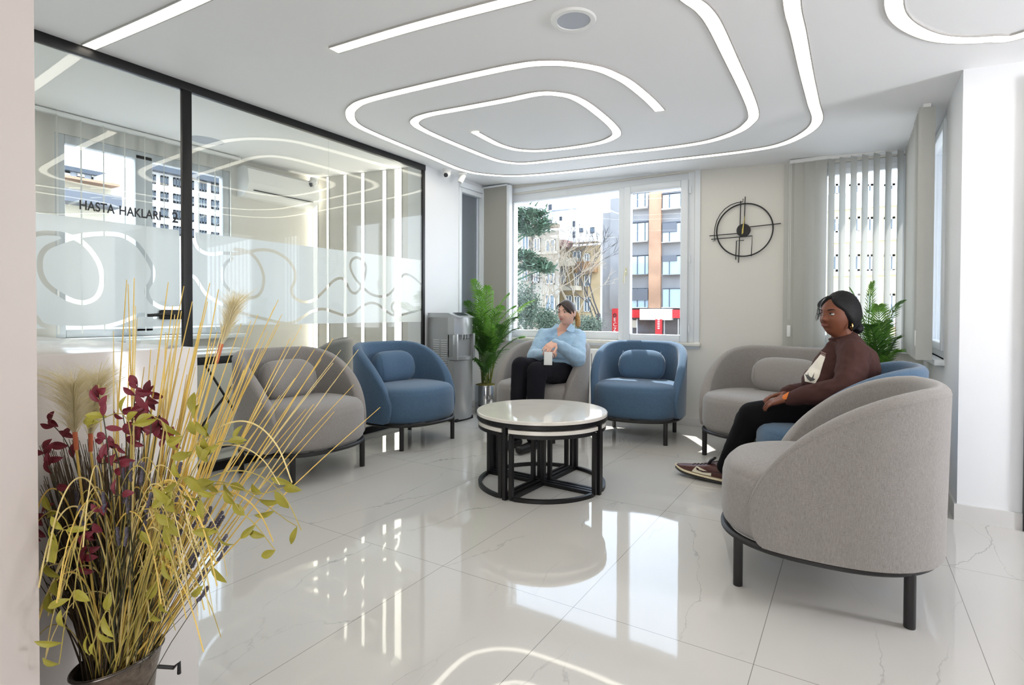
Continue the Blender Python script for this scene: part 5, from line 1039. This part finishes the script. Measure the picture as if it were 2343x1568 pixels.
MB().tube([((b_.x - a.x) / 2 + .1 * math.cos(q), -.03, 4 + onY(1405, 722, 40).z + .14 * math.sin(q)) for q in [2 * PI * i / 12 for i in range(12)]], .035, 5, closed=True).build('emblem', mat('sign_dark', (70, 30, 40), .5), t)
M_yel = mat('yellow_plaster', (240, 228, 184), .8)
yl = facade('apartment_building', 'pale yellow apartment block seen between the blind slats', 'building', 'Y', 36, 1840, 412, 2300, 745, 10, M_yel)
for y0, y1 in ((420, 450), (496, 535), (582, 622), (672, 715)):
    for k in range(8): win(yl, 1862 + k * 40, y0, 1888 + k * 40, y1, fw=.12, pane=M_pane)
    slab_on(yl, 1840, y1, 2300, y1 + 3, M_fr, 'ledge', .2)
slab_on(yl, 1840, 720, 2300, 745, M_fr, 'shop_band', .3)
o = MB(); a = onY(2048, 790, 34); b_ = onY(2062, 730, 34); tag(o.box(a.x, b_.x, 34, 34.2, -4, b_.z).build('street_sign', M_sred, None, False), 'red street sign before the yellow building', 'sign')
# seen through the office window (to the left)
ob = facade('apartment_building', 'white apartment block with dark roof band seen through the office window', 'building', 'X', -42, 330, 372, 512, 560, 12, mat('far_white_render', (228, 228, 230), .8))
slab_on(ob, 328, 366, 514, 388, M_dk, 'roof_band', .6)
for r_ in range(4):
    for c in range(6):
        x0 = 338 + c * 29; dy = r_ * 37 + c * 4.6; win(ob, x0, 397 + dy, x0 + 17, 418 + dy, M_dk, M_pane2 if (r_ + c) % 2 else M_pane, fw=.12)
ob2 = facade('house', 'low cream building with tiled roof seen through the left office window', 'building', 'X', -34, 100, 402, 255, 560, 8, mat('cream_render', (226, 218, 196), .8))
slab_on(ob2, 96, 398, 258, 404, mat('terracotta', (214, 170, 140), .8), 'roof_edge', .8); slab_on(ob2, 98, 432, 255, 460, mat('grey_awning', (120, 124, 134), .7), 'awning', 1.2)
ob3 = facade('apartment_building', 'blue-grey block with balconies behind the cream building', 'building', 'X', -50, 90, 375, 320, 560, 8, mat('bluegrey_render', (196, 204, 216), .8)); slab_on(ob3, 88, 370, 322, 380, M_dk, 'roof_band', .5)
for c in range(6): win(ob3, 110 + c * 33, 388 + c * 2, 126 + c * 33, 404 + c * 2, M_fr, M_pane, fw=.15)
# trees
M_bark = mat('bark', (124, 110, 96), .9, var=.3, vscale=4); M_pine = mat('pine_needles', (88, 118, 96), .8, var=.3, vscale=2)
def grow(mb, p, d, L_, r, depth, rn, tips=None):
    q = p + d * L_; mb.tube([p, (p + q) / 2 + Vector((rn.uniform(-.05, .05), 0, rn.uniform(-.05, .05))) * L_, q], [r, r * .85, r * .7], 5, caps=False)
    if depth == 0:
        if tips is not None: tips.append(q)
        return
    for k in range(rn.choice((2, 3))): nd = (d + Vector((rn.uniform(-.75, .75), rn.uniform(-.5, .5), rn.uniform(-.35, .55)))).normalized(); grow(mb, q, nd, L_ * rn.uniform(.62, .85), max(.009, r * .62), depth - 1, rn, tips)
def bare(label, x, ybase, ytop, Y, seed, m=M_bark, depth=6):
    a = onY(x, ybase, Y); a.z = -4; top = onY(x, ytop, Y).z; root = thing('bare_tree', label, 'tree', a); rn = random.Random(seed); mb = MB(); H_ = top + 4; mb2 = MB(); mb2.tube([(0, 0, 0), (.1, 0, H_ * .25), (-.05, 0, H_ * .45)], [.22, .16, .11], 8); mb2.build('trunk', m, root)
    for k in range(3): grow(mb, Vector((-.05, 0, H_ * (.36 + .045 * k))), Vector((rn.uniform(-.6, .6), rn.uniform(-.3, .3), 1)).normalized(), H_ * .16, .055, depth - 1, rn)
    mb.build('branches', m, root)
bare('dark bare tree trunk against the slate building', 1371, 790, 485, 31, 4, mat('dark_bark', (74, 70, 70), .9)); bare('pale leaning bare tree before the old houses', 1228, 790, 500, 26, 9, mat('pale_bark', (176, 164, 146), .9)); bare('pale bare tree with dense twigs in the middle of the window view', 1300, 790, 520, 27, 15, MATS['pale_bark'])
def pine(label, blobs, x, Y, seed):
    a = onY(x, 790, Y); a.z = -4; root = thing('pine_tree', label, 'tree', a); MB().tube([(0, 0, 0), (.1, 0, 5), (0, 0, onY(x, 480, Y).z + 4)], [.25, .2, .05], 8).build('trunk', M_bark, root); rn = random.Random(seed); mb = MB()
    for bx, by, rx, ry in blobs:
        c = onY(bx, by, Y) - a; sx_, sz_ = rx * Y / FPX * 1.15, ry * Y / FPX * 1.1
        mb.tube([Vector((0, 0, c.z - .6)), c], [.06, .02], 5)
        for i in range(420):
            v = Vector((rn.gauss(0, .5), rn.gauss(0, .5), rn.gauss(0, .42))); p = c + Vector((v.x * sx_, v.y * sx_, v.z * sz_)); d = Vector((rn.uniform(-1, 1), rn.uniform(-1, 1), rn.uniform(-.2, .5))).normalized() * rn.uniform(.15, .32); s_ = d.cross(Vector((rn.uniform(-1, 1), .3, 1))).normalized() * .045; mb.poly([p - s_, p + s_, p + d + s_ * .3, p + d - s_ * .3], [(0, 1, 2, 3)])
    mb.build('foliage', M_pine, root, False)
pine('dark green pine whose crown shows at the upper left of the window view', [(1200, 490, 28, 18), (1225, 492, 26, 16), (1240, 515, 20, 18), (1215, 530, 24, 12), (1195, 515, 16, 14)], 1170, 22, 1)
pine('grey-green pine with one low spreading branch at the left of the window view', [(1200, 585, 20, 10), (1225, 600, 24, 12), (1245, 615, 20, 14), (1210, 612, 18, 8)], 1160, 20, 2)
def bush(label, x, y, rx, ry, Y, seed):
    c = onY(x, y, Y); rn = random.Random(seed); root = Vector((c.x, c.y, -4)); mb = MB()
    mb.tube([Vector((0, 0, 0)), Vector((0, 0, c.z + 4))], [.08, .03], 6)
    for i in range(2600): v = Vector((rn.gauss(0, .5), rn.gauss(0, .5), rn.gauss(0, .5))); p = Vector((v.x * rx * Y / FPX, v.y * .8, c.z + 4 + v.z * ry * Y / FPX)); d = Vector((rn.uniform(-1, 1), rn.uniform(-1, 1), rn.uniform(-1, 1))).normalized() * .085; s_ = d.orthogonal().normalized() * .035; mb.poly([p - s_, p + s_, p + d], [(0, 1, 2)])
    o = mb.build('shrub', mat('shrub_leaf', (84, 100, 84), .8, var=.3, vscale=3), None, False); o.location = root; tag(o, label, 'shrub')
bush('dark shrub at the lower left of the window view', 1203, 705, 26, 55, 19, 5); bush('smaller dark shrub under the old house windows', 1250, 735, 22, 28, 21, 6); bush('grey-green shrub at the foot of the dark tree', 1345, 745, 26, 20, 24, 7)

# outdoor base colours scaled down evenly so the bright sky does not overexpose them
for k in ('stained_plaster', 'ledge', 'eaves', 'downpipe', 'ochre_plaster', 'balcony_plaster', 'rust_plaster', 'faded_awning', 'far_white_wall', 'far_pale_wall', 'slate_cladding', 'brown_cladding', 'sign_red', 'sign_white', 'yellow_plaster', 'far_white_render', 'cream_render', 'terracotta', 'grey_awning', 'bluegrey_render', 'bark', 'dark_bark', 'pale_bark', 'pine_needles', 'shrub_leaf', 'far_white_frame', 'asphalt', 'far_pane', 'far_pane_light', 'pale_sill', 'grey_shutter', 'shop_display'):
    n_ = MATS[k].node_tree; f_ = .85 if k.startswith(('far_white', 'sign')) else .75; b_ = n_.nodes['Principled BSDF'].inputs['Base Color']; b_.default_value = tuple(c * f_ for c in b_.default_value[:3]) + (1,)
    for x in n_.nodes:
        if x.type == 'VALTORGB':
            for e in x.color_ramp.elements: e.color = tuple(c * f_ for c in e.color[:3]) + (1,)
